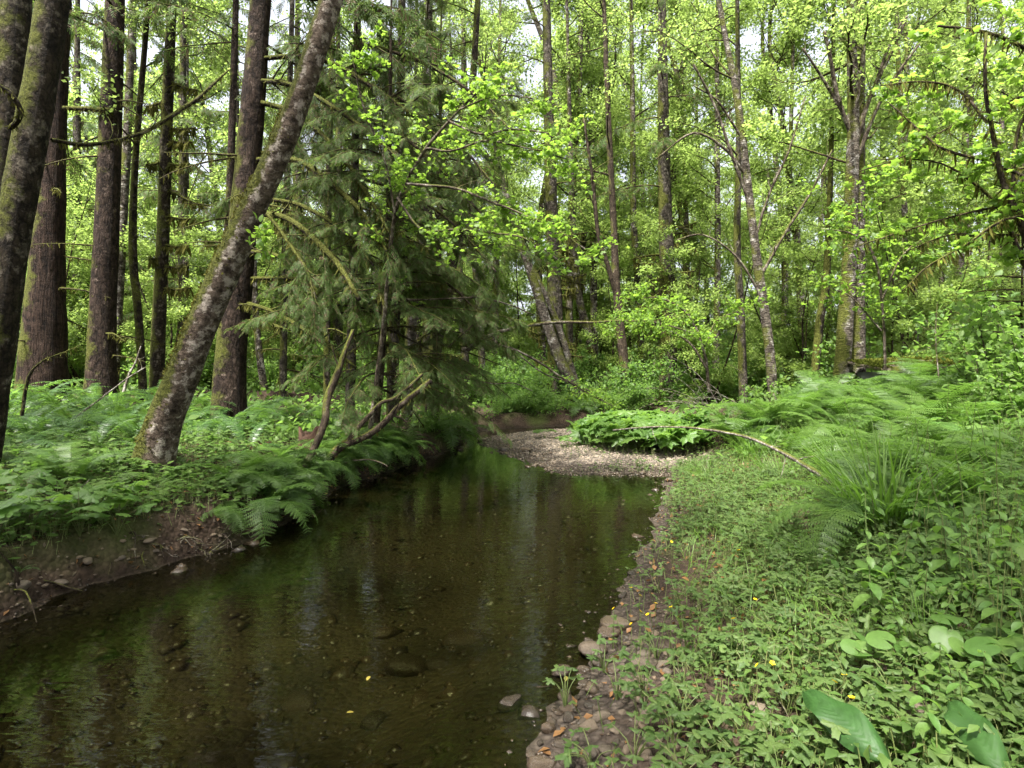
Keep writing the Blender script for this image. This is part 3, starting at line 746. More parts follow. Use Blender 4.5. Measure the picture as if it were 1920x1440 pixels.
# big spruce behind the leaning alder: long drooping mossy boughs to the right
c = tree('spruce_tree', 'big red brown spruce behind the leaning alder with long mossy boughs', 'tree', [(428, 765), (434, 650), (449, 500), (461, 350), (474, 200), (483, 80)], 9.0, [66, 60, 56, 51, 46, 42], 20, MT['conifer_bark'], 'con', flare=0.2, sides=22, lump=0.06, seed=17,
         crown=conifer_crown(34, 6.5, None, 3.4, 12, 0.42, azr=(-1.9, 1.6), dead=(8, 5), deadL=1.2, tpl=SPRAY_S))
SPR = c
for ptsb, dd, w, mo in [([(480, 190), (560, 215), (640, 290), (700, 380), (735, 440)], (9, 7.8), [11, 10, 8, 5], 160), ([(470, 300), (560, 300), (630, 350), (690, 410), (725, 470)], (9, 7.6), [12, 12, 9, 5], 200),
                        ([(465, 400), (540, 410), (620, 480), (672, 562)], (9, 7.4), [12, 12, 11, 8], 220), ([(462, 430), (540, 440), (600, 465), (680, 540)], (9, 8), [11, 9, 7, 5], 160),
                        ([(455, 470), (520, 480), (590, 520), (640, 600)], (9, 8), [10, 9, 7, 4], 140), ([(455, 523), (530, 522), (612, 528)], (9, 8.6), [8, 9, 7], 170), ([(452, 565), (520, 590), (600, 640), (665, 690)], (9, 8), [9, 9, 8, 5], 170),
                        ([(455, 600), (500, 606), (530, 614)], (9, 8.6), [9, 9, 7], 140), ([(478, 150), (560, 165), (680, 240), (780, 330)], (9, 8), [10, 10, 7, 4], 120), ([(480, 110), (600, 110), (740, 190), (860, 290)], (9, 8.2), [10, 10, 8, 4], 100),
                        ([(500, 400), (530, 440), (570, 500), (590, 560)], (8, 7.4), [6, 7, 7, 4], 120), ([(462, 370), (560, 385), (650, 440), (700, 500)], (9, 8), [9, 9, 7, 4], 150)]:
    ln, br = traced_branch(c['root'], c['base'], ptsb, dd, w, MT['mossy_bark'], mo, 0.10, twigs=10, twL=0.7)
    nb_ = MB(); wd = MB()
    for k in range(11):
        i = int(U(0.3, 1.0) * (len(ln) - 1)); conifer_branch(wd, nb_, None, ln[i], unit(np.array([U(-0.2, 1), U(-0.8, 0.8), -0.35])), U(0.5, 1.1), 0.006, 26, 0.2, 0.2, SPRAY, hang=0.9)
    if ptsb[0][1] < 440:
        link('foliage', nb_.mesh('foliage', MT['needle'], False, c['base']), br); link('twigs', wd.mesh('twigs', MT['dark_twig'], True, c['base']), br)['kind'] = 'stuff'
tree('spruce_tree', 'narrow dark trunk close to the left of the big spruce', 'tree', [(413, 745), (425, 500), (433, 300), (440, 80)], 11.5, [17, 16, 15, 13], 18, MT['conifer_bark'], 'con', seed=18, crown=conifer_crown(16, 6.5, None, 1.8, 8, 0.36, dead=(6, 5)))

# leaning alder
c = tree('alder_tree', 'leaning alder with mottled pale bark rising from the ferny left bank', 'tree', [(279, 872), (308, 792), (345, 700), (385, 595), (430, 490), (475, 390), (520, 290), (561, 185), (596, 80)], (5.7, 5.4), [72, 68, 62, 58, 56, 52, 48, 45, 43], 13, MT['lean_bark'], 'alder',
         flare=0.3, sides=26, lump=0.07, seed=21, crown=alder_crown(8, 8.5, 2.0, 24))
LEAN = c
ms = MB(); ln_, rd_ = c['line'], c['rad']; n = 5200; u = RNG.random(n) ** 1.7 * 0.42 * (len(ln_) - 1); i = u.astype(int); cen = ln_[i] + (ln_[i + 1] - ln_[i]) * (u - i)[:, None]; tg_ = unit(ln_[i + 1] - ln_[i])
s1 = unit(np.cross(tg_, np.array([0, 1.0, 0]))); s1 = np.where(s1[:, :1] > 0, -s1, s1); s2 = np.cross(s1, tg_); a = RNG.normal(size=n) * 0.75 + 0.1
rd2 = s1 * np.cos(a)[:, None] + s2 * np.sin(a)[:, None]; ok = fbm(cen * 5 + rd2 * 0.8, 77) > 0.44
ms.inst(LEAF4, (frames(rd2 * 0.6 + rand_unit(n) * 0.8, rand_unit(n)) * U(0.012, 0.035, n)[:, None, None])[ok], (cen + rd2 * (rd_[i] * 1.0)[:, None])[ok])
link('moss_tufts', ms.mesh('moss_tufts', MT['moss'], False, c['base']), c['root'])['kind'] = 'stuff'
sp = MB(); lv = MB(); q = P(470, 462, 5.25)
for k in range(4): leafy_branch(sp, lv, q, np.array([0.6, -0.4, U(-0.2, 0.6)]), 0.28, 0.004, 3, 5, 0.07, spread=0.03, tpl=LEAF6)
s_ = link('sprout', sp.mesh('sprout', MT['twig'], True, c['base']), c['root']); link('leaves', lv.mesh('leaves', MT['maple_leaf'], False, c['base']), s_)

# stand behind the hemlock curtain
for label, pp, dd, ww, bark in [
        ('thin dark trunk right of the big spruce', [(530, 745), (534, 500), (541, 250), (546, 80)], 14, [15, 14, 12, 10], 'spruce_bark'),
        ('straight slim dark trunk left of the drooping hemlock foliage', [(612, 720), (615, 400), (621, 150), (624, 60)], 13, [13, 13, 11, 9], 'mossy_bark'),
        ('slanting pale trunk low between the big spruce and the hemlock', [(498, 745), (486, 660), (478, 560), (474, 420), (474, 200)], 15, [16, 14, 13, 11, 9], 'alder_bark'),
        ('mossy trunk leaning right behind the hemlock foliage', [(800, 760), (818, 640), (845, 500), (862, 400), (880, 250), (890, 100)], 13, [27, 25, 23, 20, 16, 12], 'mossy_bark'),
        ('grey brown trunk behind the hemlock foliage', [(762, 740), (772, 600), (788, 470), (797, 300), (803, 80)], 12, [22, 20, 18, 16, 14], 'alder_bark'),
        ('dark upright trunk in the middle of the hemlock foliage', [(735, 760), (740, 560), (748, 350), (752, 100)], 11, [24, 22, 19, 15], 'spruce_bark'),
        ('pale alder trunk right of the hemlock curtain', [(905, 745), (900, 600), (888, 470), (880, 350), (872, 150)], 19, [14, 13, 12, 11, 9], 'alder_bark'),
        ('straight pale alder left of the crossed leaning trunks', [(925, 730), (930, 560), (932, 400), (936, 150)], 22, [12, 12, 11, 9], 'alder_bark'),
        ('paired thin trunk beside the mossy leaning one', [(880, 745), (868, 620), (862, 520), (864, 380), (868, 150)], 17, [15, 14, 13, 11, 8], 'spruce_bark')]:
    if bark == 'alder_bark': tree('alder_tree', label, 'tree', pp, dd, ww, 17, MT[bark], 'alder', seed=int(dd * 3), crown=alder_crown(16, 5.5, 2.2))
    else: tree('spruce_tree', label, 'tree', pp, dd, ww, 17, MT[bark], 'con', seed=int(dd * 5), crown=conifer_crown(22, 4.0, None, 1.9, 9, 0.34, dead=(8, 4)))

# drooping hemlock over the pool
c = tree('hemlock_tree', 'young hemlock with dense drooping foliage hanging over the left of the pool', 'tree', [(700, 815), (712, 700), (722, 560), (728, 430), (730, 300)], 9.0, [17, 16, 14, 12, 9], 7.5, MT['dark_twig'], 'con', seed=31,
         crown=conifer_crown(42, 1.15, 5.6, 2.1, 30, 0.20, azr=(-2.4, 1.0), droop=0.12, elev=(-0.05, 0.3), tpl=SPRAY, hang=0.55, taper=0.2, dead=(16, 4.2), deadL=1.7))
c = tree('hemlock_tree', 'second hemlock whose low boughs sweep to the creek bend', 'tree', [(815, 800), (818, 640), (822, 480), (824, 330)], 11.0, [16, 14, 12, 9], 8, MT['dark_twig'], 'con', seed=33,
         crown=conifer_crown(34, 1.35, 7.5, 2.4, 24, 0.21, azr=(-2.8, 0.9), droop=0.10, tpl=SPRAY, hang=0.55, taper=0.4, dead=(16, 4.5), deadL=1.7))
c = tree('hemlock_tree', 'taller hemlock veil high in the left middle behind the leaning alder', 'tree', [(655, 800), (660, 600), (664, 400), (668, 150)], 10.5, [20, 19, 17, 14], 13, MT['spruce_bark'], 'con', seed=35,
         crown=conifer_crown(40, 3.6, 10, 2.6, 14, 0.25, azr=(-2.4, 1.2), droop=0.12, tpl=SPRAY, hang=0.9, taper=0.3))

for ptsb, dd, w in [([(668, 150), (760, 190), (850, 260), (930, 350)], (10.4, 9.0), [8, 7, 5, 3]), ([(668, 215), (740, 245), (820, 310), (905, 405)], (10.4, 8.8), [8, 7, 5, 3]), ([(670, 80), (780, 110), (880, 170), (965, 250)], (10.4, 9.0), [8, 7, 5, 3]),
                    ([(664, 330), (760, 360), (850, 420), (930, 510)], (10.4, 8.8), [8, 7, 5, 3]), ([(662, 440), (760, 480), (850, 540), (920, 610)], (10.4, 8.8), [8, 6, 5, 3]), ([(668, 120), (620, 150), (570, 220), (540, 300)], (10.4, 9.4), [7, 6, 4, 3])]:
    ln, br = traced_branch(c['root'], c['base'], ptsb, dd, w, MT['dark_twig'], 60, 0.08, twigs=10, twL=0.7); nb_ = MB(); wd = MB()
    for k in range(13):
        i = int(U(0.12, 1.0) * (len(ln) - 1)); conifer_branch(wd, nb_, None, ln[i], unit(np.array([U(-0.2, 1), U(-0.8, 0.8), -0.4])), U(0.6, 1.2), 0.006, 22, 0.21, 0.2, SPRAY, hang=0.9)
    link('foliage', nb_.mesh('foliage', MT['needle'], False, c['base']), br); link('twigs', wd.mesh('twigs', MT['dark_twig'], True, c['base']), br)['kind'] = 'stuff'

# --- middle distance, traced
def stubs(c, y0, y1, x, n, d, L, seed=0):
    for k in range(n):
        yy = y0 + (y1 - y0) * (k + U(0, 0.6)) / n; s = RNG.choice([-1, 1]); l = L * U(0.5, 1.1)
        traced_branch(c['root'], c['base'], [(x, yy), (x + s * l * 0.5, yy + U(-4, 6)), (x + s * l, yy + U(-10, 12))], (d, d - U(-0.8, 0.8)), [5, 4, 2.5], MT['mossy_bark'], 60, 0.2, name='stub')
tree('alder_tree', 'pale alder leaning left across the mossy stubbed spruce', 'tree', [(1108, 792), (1062, 700), (1030, 620), (1005, 540), (978, 460), (950, 370), (930, 280)], 17.0, [22, 21, 19, 17, 15, 12, 9], 13, MT['alder_bark'], 'alder', seed=41, crown=alder_crown(16, 6, 2.2))
tree('alder_tree', 'thinner pale stem leaning left beside the crossed alder', 'tree', [(1092, 740), (1050, 620), (1012, 530), (985, 480), (962, 430), (945, 350)], 17.5, [13, 11, 10, 9, 8, 6], 11, MT['alder_bark'], 'alder', seed=42, crown=alder_crown(12, 6, 2.0))
c = tree('spruce_tree', 'spruce with mossy horizontal stubs behind the crossed alders', 'tree', [(1042, 785), (1041, 600), (1036, 450), (1030, 250), (1026, 80)], 18.0, [32, 29, 25, 20, 16], 22, MT['spruce_bark'], 'con', seed=43, lump=0.08, crown=conifer_crown(24, 6.5, None, 2.4, 8, 0.4))
stubs(c, 440, 680, 1040, 24, 18, 60)
tree('alder_tree', 'pale alder leaning slightly left behind the gravel bar', 'tree', [(1118, 740), (1106, 640), (1086, 560), (1078, 480), (1071, 340), (1066, 150)], 20.0, [17, 16, 14, 13, 11, 8], 18, MT['alder_bark'], 'alder', seed=44, crown=alder_crown(16, 6, 2.4))
c = tree('alder_tree', 'dark twin stemmed alder right of the crossed trunks', 'tree', [(1180, 765), (1167, 650), (1156, 540), (1151, 430), (1142, 250), (1135, 80)], 17.0, [20, 18, 15, 13, 11, 9], 17, MT['dark_twig'], 'alder', seed=45, crown=alder_crown(18, 5, 2.6))
traced_branch(c['root'], c['base'], [(1160, 570), (1140, 500), (1122, 440), (1112, 340), (1095, 220)], (17, 16.5), [11, 9, 8, 7, 4], MT['dark_twig'], name='stem', twigs=8, twL=1.0)
tree('alder_tree', 'straight pale alder between the twin stemmed alder and the broad trunk', 'tree', [(1206, 730), (1197, 560), (1188, 400), (1186, 200), (1184, 60)], 20.0, [14, 13, 12, 10, 8], 19, MT['alder_bark'], 'alder', seed=46, crown=alder_crown(16, 7, 2.4))
c = tree('spruce_tree', 'broad grey brown spruce trunk in the middle behind the bar', 'tree', [(1252, 735), (1253, 600), (1249, 450), (1245, 300), (1242, 80)], 18.0, [36, 32, 28, 24, 18], 23, MT['spruce_bark'], 'con', seed=47, lump=0.06, flare=0.15, crown=conifer_crown(26, 6.0, None, 2.6, 9, 0.42, dead=(8, 6)))
stubs(c, 420, 640, 1250, 16, 18, 60)
c = tree('alder_tree', 'tall gently curved alder right of centre with patchy pale bark', 'tree', [(1454, 752), (1441, 640), (1421, 500), (1406, 380), (1391, 250), (1376, 150), (1362, 80)], 13.0, [21, 19, 18, 16, 15, 13, 11], 18, MT['alder_bark'], 'alder', seed=48, sides=14, crown=alder_crown(18, 6.5, 2.6))
for ptsb, w in [([(1405, 380), (1375, 300), (1340, 200), (1300, 120)], [7, 6, 4]), ([(1400, 330), (1360, 280), (1300, 250), (1230, 300)], [6, 5, 3]), ([(1425, 520), (1470, 440), (1520, 360), (1560, 280)], [7, 6, 4]),
                ([(1415, 450), (1440, 370), (1480, 280), (1510, 180)], [6, 5, 3]), ([(1392, 260), (1345, 190), (1300, 160)], [5, 4, 3]), ([(1430, 560), (1380, 480), (1320, 440), (1270, 450)], [5, 4, 3])]:
    traced_branch(c['root'], c['base'], ptsb, (13, 12.6), w, MT['twig'], twigs=10, twL=0.7)
tree('alder_tree', 'dark thin trunk just left of the tall curved alder', 'tree', [(1396, 748), (1389, 600), (1382, 450), (1385, 300), (1383, 80)], 15.0, [18, 16, 14, 12, 9], 16, MT['spruce_bark'], 'alder', seed=49, crown=alder_crown(14, 6, 2.2))
c = tree('alder_tree', 'big white blotched alder splitting into many stems at upper right', 'tree', [(1573, 722), (1584, 620), (1592, 500), (1597, 350), (1600, 220), (1597, 80)], 12.0, [34, 32, 29, 26, 24, 20], 18, MT['alder_bark'], 'alder', seed=50, sides=16, lump=0.07, crown=alder_crown(18, 6.8, 2.8))
for ptsb, w in [([(1603, 280), (1625, 200), (1650, 140), (1680, 80), (1700, 30)], [9, 8, 7, 6]), ([(1603, 310), (1640, 210), (1680, 140), (1725, 82)], [9, 8, 6, 4]), ([(1600, 230), (1612, 160), (1620, 80)], [8, 7, 6]),
                ([(1595, 250), (1570, 180), (1556, 110), (1545, 60)], [10, 8, 7]), ([(1592, 230), (1545, 150), (1505, 90)], [8, 6, 4]), ([(1604, 250), (1640, 160), (1665, 90), (1690, 40)], [9, 7, 5])]:
    traced_branch(c['root'], c['base'], ptsb, (12, 11.6), w, MT['twig'], twigs=7, twL=0.8, name='stem')
tree('alder_tree', 'dark leaning trunk left of the white blotched alder', 'tree', [(1520, 700), (1535, 620), (1548, 540), (1553, 450), (1558, 300), (1562, 100)], 14.0, [17, 17, 16, 13, 10, 8], 15, MT['mossy_bark'], 'alder', seed=51, crown=alder_crown(14, 6, 2.2))
for label, pp, dd, ww in [('thin trunk right of the white blotched alder', [(1626, 690), (1622, 550), (1616, 400), (1612, 150)], 20, [12, 11, 10, 8]),
                          ('pale trunk above the mossy roofed box', [(1716, 690), (1713, 540), (1700, 440), (1690, 300), (1684, 100)], 18, [16, 15, 13, 11, 9]),
                          ('white blotched trunk far right behind the leafy shrubs', [(1790, 690), (1798, 520), (1806, 400), (1812, 200)], 17, [19, 18, 16, 12]),
                          ('thin mossy trunk at far right behind the shrubs', [(1815, 690), (1816, 520), (1818, 400), (1822, 200)], 18, [11, 10, 10, 8]),
                          ('slim pale trunk left of the tall curved alder', [(1302, 730), (1290, 560), (1286, 400), (1280, 200)], 21, [13, 12, 10, 8]),
                          ('slim grey trunk right of the tall curved alder', [(1472, 730), (1470, 580), (1478, 420), (1484, 200)], 19, [13, 12, 10, 8])]:
    tree('alder_tree', label, 'tree', pp, dd, ww, 18, MT['alder_bark'], 'alder', seed=int(pp[0][0]), crown=alder_crown(16, 6.5, 2.4))

# ------------------------------------------------------------------ prefab forest behind
def prefab_alder(seed, h=19):
    global RNG, U
    pts = np.array([[0, 0, -0.1], [U(-.2, .2), U(-.2, .2), h * 0.25], [U(-.6, .6), U(-.6, .6), h * 0.5], [U(-.8, .8), U(-.8, .8), h * 0.75], [U(-1, 1), U(-1, 1), h]])
    line = crom(pts, 40); rad = np.interp(np.linspace(0, 1, 40), [0, 0.05, 0.5, 1], [0.17, 0.14, 0.10, 0.02])
    tr = MB(); tube(tr, line, rad, 9, 0.06, seed=seed)
    wood, lv = MB(), MB()
    for b in range(36):
        z = h * (0.2 + 0.78 * (b + U(0, 1)) / 36); k = int(np.argmin(np.abs(line[:, 2] - z))); t = z / h
        a = U(0, 6.28); e = U(0.1, 0.8)
        leafy_branch(wood, lv, line[k], np.array([math.cos(a) * math.cos(e), math.sin(a) * math.cos(e), math.sin(e)]), U(1.8, 3.3) * (1.15 - 0.7 * t), 0.03, 9, 58, 0.108, lift=0.03, spread=0.20, flat=0.68)
    return [('trunk', tr.mesh('trunk', MT['alder_bark'], True)), ('branches', wood.mesh('branches', MT['dark_twig'], True)), ('crown', lv.mesh('crown', MT['alder_leaf']))]

def prefab_spruce(seed, h=22):
    line = crom(np.array([[0, 0, -0.1], [U(-.1, .1), U(-.1, .1), h * .5], [0, 0, h]]), 40)
    rad = np.interp(np.linspace(0, 1, 40), [0, 0.04, 1], [0.3, 0.24, 0.02]); tr = MB(); tube(tr, line, rad, 10, 0.06, seed=seed)
    wood, nd_ = MB(), MB()
    for b in range(60):
        z = h * (0.14 + 0.84 * (b + U(0, 1)) / 60); k = int(np.argmin(np.abs(line[:, 2] - z))); t = z / h; a = U(0, 6.28); e = U(-0.2, 0.25)
        conifer_branch(wood, nd_, None, line[k], np.array([math.cos(a) * math.cos(e), math.sin(a) * math.cos(e), math.sin(e)]), U(1.8, 3.0) * (1.1 - 0.85 * t), 0.02, 9, 0.5, 0.08, SPRAY_S, hang=0.7)
    return [('trunk', tr.mesh('trunk', MT['spruce_bark'], True)), ('branches', wood.mesh('branches', MT['dark_twig'], True)), ('crown', nd_.mesh('crown', MT['needle']))]

def prefab_shrub(seed, R=1.0, n=9, ls=0.10, tpl=LEAF6):
    wood, lv = MB(), MB()
    for b in range(n):
        a = U(0, 6.28); e = U(0.5, 1.4)
        leafy_branch(wood, lv, np.array([U(-.15, .15), U(-.15, .15), -0.05]), np.array([math.cos(a) * math.cos(e), math.sin(a) * math.cos(e), math.sin(e)]), R * U(0.9, 1.6), 0.012, 8, 17, ls, sag=0.06, tpl=tpl, spread=0.11, t0=0.12, flat=0.65)
    return [('stems', wood.mesh('stems', MT['twig'], True)), ('foliage', lv.mesh('foliage', MT['shrub_leaf']))]

def prefab_young(seed, h=6):
    wood, lv = MB(), MB()
    for st in range(4):
        a = U(0, 6.28); lean = U(0.1, 0.5)
        ln = twig_line((U(-.2, .2), U(-.2, .2), -0.1), (math.cos(a) * lean, math.sin(a) * lean, 1), h * U(0.7, 1.1), 10, -0.02, 0.06); tube(wood, ln, np.linspace(0.045, 0.008, 10), 6, cap=False)
        for b in range(13):
            i = int(U(1.2, 9.9)); a = U(0, 6.28); e = U(-0.1, 0.6)
            leafy_branch(wood, lv, ln[i], np.array([math.cos(a) * math.cos(e), math.sin(a) * math.cos(e), math.sin(e)]), U(0.9, 1.9), 0.012, 6, 40, 0.10, sag=0.03, spread=0.13, flat=0.75)
    return [('stems', wood.mesh('stems', MT['dark_twig'], True)), ('crown', lv.mesh('crown', MT['alder_leaf']))]
YNG = [prefab_young(400 + k, U(5, 7.5)) for k in range(4)]
ALD = [prefab_alder(100 + k, U(17, 22)) for k in range(4)]
SPU = [prefab_spruce(200 + k, U(19, 24)) for k in range(2)]
SHR = [prefab_shrub(300 + k) for k in range(5)]

def place(pref, name, label, cat, group, x, y, rz, s, dz=0.0):
    o = thing(name, label, cat, (x, y, gz(x, y) + dz), group, (0, 0, rz), s)
    for n_, me in pref:
        q = link(n_, me, o)
        if n_ in ('branches', 'stems'): q['kind'] = 'stuff'
    return o

spots = []
def free(x, y, r):
    for a, b in spots:
        if (a - x) ** 2 + (b - y) ** 2 < r * r: return False
    spots.append((x, y)); return True
cnt = 0; tries = 0
while cnt < 112 and tries < 5000:
    tries += 1
    y = U(18, 62) ** 1.0; x = U(-1.0, 1.0) * (y * 0.95 + 4)
    if not free(x, y, 2.2 if y < 35 else 3.0): continue
    left = x < -0.08 * y
    cnt += 1
    if RNG.random() < (0.34 if left else 0.08):
        place(SPU[int(U(0, 2))], 'spruce_tree', 'dark spruce in the far stand beyond the creek', 'tree', 'far spruces', x, y, U(0, 6.28), U(0.75, 1.15))
    else:
        place(ALD[int(U(0, 4))], 'alder_tree', 'slender pale alder in the far stand beyond the creek', 'tree', 'far alders', x, y, U(0, 6.28), U(0.8, 1.15))

for k in range(135):
    y = U(17, 58) if k < 95 else U(50, 75); x = U(-1, 1) * (y * 0.95 + 3)
    if y < 24 and 920 < 960 + x / y * F < 1140: continue
    place(YNG[int(U(0, 4))], 'young_maple', 'leafy young maple below the far trunks', 'tree', 'young maples of the understory', x, y, U(0, 6.28), U(0.7, 1.3))
for px, d, s, lab in [(1150, 19.5, 0.8, 'leafy young maple behind the twin stemmed alder'), (1330, 17.5, 0.8, 'leafy young maple left of the tall curved alder'), (1500, 17, 0.9, 'leafy young maple between the curved and the white blotched alders'), (1700, 14.5, 0.8, 'leafy young maple behind the mossy roofed box'), (1850, 13, 0.9, 'leafy young maple behind the right edge shrubs'), (980, 24, 0.9, 'leafy young maple behind the crossed alders'), (380, 17, 0.8, 'leafy young maple far behind the leaning alder'), (150, 17, 0.9, 'leafy young maple seen between the cedar and the straight conifer')]:
    place(YNG[int(U(0, 4))], 'young_maple', lab, 'tree', None, (px - 960) / F * d, d, U(0, 6.28), s)
for x, y, s, lab in [(1.2, 22.0, 1.1, 'tall leafy alder straight behind the crossed trunks'), (3.4, 24.0, 1.15, 'tall leafy alder behind the twin stemmed one'), (5.4, 20.5, 1.0, 'leafy alder left behind the tall curved one'), (9.2, 8.8, 0.9, 'alder crown spreading over the top right corner'), (7.2, 12.2, 1.0, 'tall alder right of the white blotched one'), (12.0, 13.0, 1.0, 'tall alder far out at the right edge'), (10.5, 5.0, 0.9, 'alder standing just outside the right edge')]:
    place(ALD[int(U(0, 4))], 'alder_tree', lab, 'tree', None, x, y, U(0, 6.28), s)
for px, d, s, lab in [(150, 19, 0.8, 'dark spruce between the cedar and the straight conifer'), (345, 17.5, 0.75, 'dark spruce between the stubbed spruce and the leaning alder'), (255, 24, 0.9, 'dark spruce far behind the stubbed spruce'), (60, 22, 0.9, 'dark spruce far behind the cedar'), (560, 20, 0.85, 'dark spruce far behind the big spruce')]:
    place(SPU[int(U(0, 2))], 'spruce_tree', lab, 'tree', None, (px - 960) / F * d, d, U(0, 6.28), s)
for px, d, s, lab in [(330, 14.5, 0.75, 'leafy young maple just behind the stubbed spruce'), (60, 15.5, 0.8, 'leafy young maple at the left edge behind the cedar'), (225, 20, 1.2, 'tall young maple behind the slim pale alder at left')]:
    place(YNG[int(U(0, 4))], 'young_maple', lab, 'tree', None, (px - 960) / F * d, d, U(0, 6.28), s)
for x, y, s in [(-6.5, -3.5, 0.9), (-0.6, -3.2, 0.85), (1.9, -4.2, 0.85), (5.2, -3.4, 0.9), (-9.5, -0.5, 0.9), (8.6, -0.8, 0.85)]:  # unseen alders behind the camera, added to dapple and shade the near banks
    place(ALD[int(U(0, 4))], 'alder_tree', 'unseen alder behind the camera, added to shade the near banks', 'tree', 'unseen alders added for shade', x, y, U(0, 6.28), s)
for x, y, s in [(-6.2, -0.6, 0.85), (-3.6, -2.8, 0.9), (-10.0, 2.0, 1.0), (-8.5, -5.0, 1.1), (-13.0, -2.5, 1.1), (5.5, -10.5, 1.1), (-5.0, -12.0, 1.2), (11.0, -7.0, 1.1)]:  # unseen spruces out of view, added to keep light off the left trunks
    place(SPU[int(U(0, 2))], 'spruce_tree', 'unseen spruce out of view, added to block light on the near scene', 'tree', 'unseen spruces added to block light', x, y, U(0, 6.28), s)
# ------------------------------------------------------------------ shrubs
def shrub_at(px, d, s, label, group, name='shrub'):
    x = (px - 960) / F * d
    return place(SHR[int(U(0, 5))], name, label, 'shrub', group, x, d, U(0, 6.28), s)
for k in range(46):
    px = U(850, 1480); d = U(16.3, 24)
    shrub_at(px, d, U(0.7, 1.2), 'leafy green bush in the thicket behind the gravel bar', 'thicket behind the gravel bar')
for k in range(16):
    x = U(-1.3, 4.5); y = np.interp(x, [-1.3, -0.4, 1.5, 4.5], [13.6, 14.9, 15.5, 15.9]) + U(0.1, 0.5)
    place(SHR[int(U(0, 5))], 'shrub', 'low bush hanging over the cut bank behind the bar', 'shrub', 'bushes over the cut bank', x, y, U(0, 6.28), U(0.35, 0.6))
for k in range(40):
    px = U(-50, 880); d = U(14, 26)
    shrub_at(px, d, U(0.6, 1.3), 'green bush among the far trunks on the left bank', 'bushes among the left trunks')
for k in range(34):
    px = U(1440, 1980); d = U(11.5, 24)
    if 1560 < px < 1830 and d < 13.5: continue
    shrub_at(px, d, U(0.7, 1.35), 'green bush among the far trunks on the right bank', 'bushes among the right trunks')
for k in range(40):
    d = U(26, 60); px = U(-100, 2020)
    shrub_at(px, d, U(1.5, 2.6), 'tall bush deep in the wood', 'bushes deep in the wood')
for px, d, s, lab in [(1905, 7.2, 1.0, 'dense leafy shrub filling the right edge below the arching branches'), (1915, 6.2, 0.85, 'leafy shrub cut by the right edge above the tall grass'), (1905, 9.2, 0.95, 'leafy shrub right of the mossy roofed box'),
                      (1930, 8.5, 1.3, 'tall shrub at the right edge under the mossy maple'), (1610, 9.6, 0.42, 'low shrub left in front of the mossy roofed box'), (1870, 10.5, 1.4, 'tall shrub behind the right edge thicket'),
                      (855, 11.6, 0.5, 'bright bush on the left bank at the creek bend'), (820, 10.9, 0.42, 'small bright bush overhanging the creek bend'), (1010, 15.9, 0.55, 'bright bush at the dark cut bank behind the bar'), (950, 16.2, 0.8, 'bush over the dark cut bank where the creek turns')]:
    shrub_at(px, d, s, lab, None)
# ------------------------------------------------------------------ leafy boughs with traced stems
def bough(name, label, cat, base, branches, leafmat, lsize, density, twL=0.5, bark='twig', tpl=LEAF6, moss=0, spread=0.05, t0=0.2, group=None, flat=0.7):
    root = thing(name, label, cat, tuple(base), group)
    lv = MB(); tw = MB()
    for pp, dd, w in branches:
        ln, br = traced_branch(root, base, pp, dd, w, MT[bark], moss, 0.12, twigs=2)
        Ln = np.linalg.norm(np.diff(ln, axis=0), axis=1).sum()
        for k in range(int(density * Ln)):
            i = int(U(t0, 1.0) * (len(ln) - 1)); tgv = unit(ln[min(i + 1, len(ln) - 1)] - ln[max(i - 1, 0)])
            sd = unit(np.cross(tgv, np.array([0, 0, 1.0]))) * RNG.choice([-1, 1])
            leafy_branch(tw, lv, ln[i], sd * U(0.4, 1) + tgv * U(0.2, 0.8) + np.array([0, 0, U(-0.15, 0.35)]), twL * U(0.4, 1.2), 0.004, 4, 6, lsize, sag=0.04, tpl=tpl, spread=spread, sides=3, flat=flat)
    if lv.n:
        link('twigs', tw.mesh('twigs', MT['dark_twig'], True, base), root)['kind'] = 'stuff'
        link('leaves', lv.mesh('leaves', MT[leafmat], False, base), root)
    return root

VML = palmate(5, 0.30, 11, 2.6, -0.25, 0.03, 1.0, 0.0, True)
b0 = np.array([-1.6, 7.6, gz(-1.9, 7.6)])
bough('vine_maple', 'vine maple with bright yellow green leaves arching over the pool', 'tree', b0, [
    ([(690, 830), (715, 640), (730, 470), (745, 380), (790, 290), (850, 215), (900, 165)], (8.2, 7.0), [11, 10, 8, 7, 6, 4, 3]),
    ([(760, 345), (850, 352), (900, 370), (960, 395), (1040, 430), (1100, 470)], (7.0, 6.3), [5, 5, 4, 4, 3, 2]),
    ([(800, 278), (850, 282), (910, 265), (990, 280), (1060, 300)], (7.0, 6.5), [5, 4, 4, 3, 2]),
    ([(745, 370), (790, 430), (850, 432), (920, 436), (1000, 455), (1080, 520)], (7.1, 6.4), [5, 4, 4, 4, 3, 2]),
    ([(840, 225), (900, 250), (960, 240), (1040, 250)], (7.0, 6.4), [4, 4, 3, 2]),
    ([(860, 205), (930, 180), (1000, 185)], (7.0, 6.5), [4, 3, 2]),
    ([(740, 400), (720, 300), (680, 200), (660, 110)], (7.3, 7.0), [4, 4, 3, 2])], 'maple_leaf', 0.062, 8, 0.6, tpl=VML)
b1 = np.array([-0.8, 12.5, gz(-1.4, 11.5)])
bough('arching_branch', 'bare limb arching over the creek with light leaves at its right end', 'branch', np.array(P(870, 665, 10.5)), [
    ([(872, 660), (905, 635), (945, 619), (1000, 607), (1050, 601), (1110, 600), (1165, 597), (1230, 600), (1300, 620)], (10.5, 11.5), [9, 9, 8, 7, 6, 5, 4, 3, 2])], 'maple_leaf', 0.075, 6, 0.8, t0=0.62)
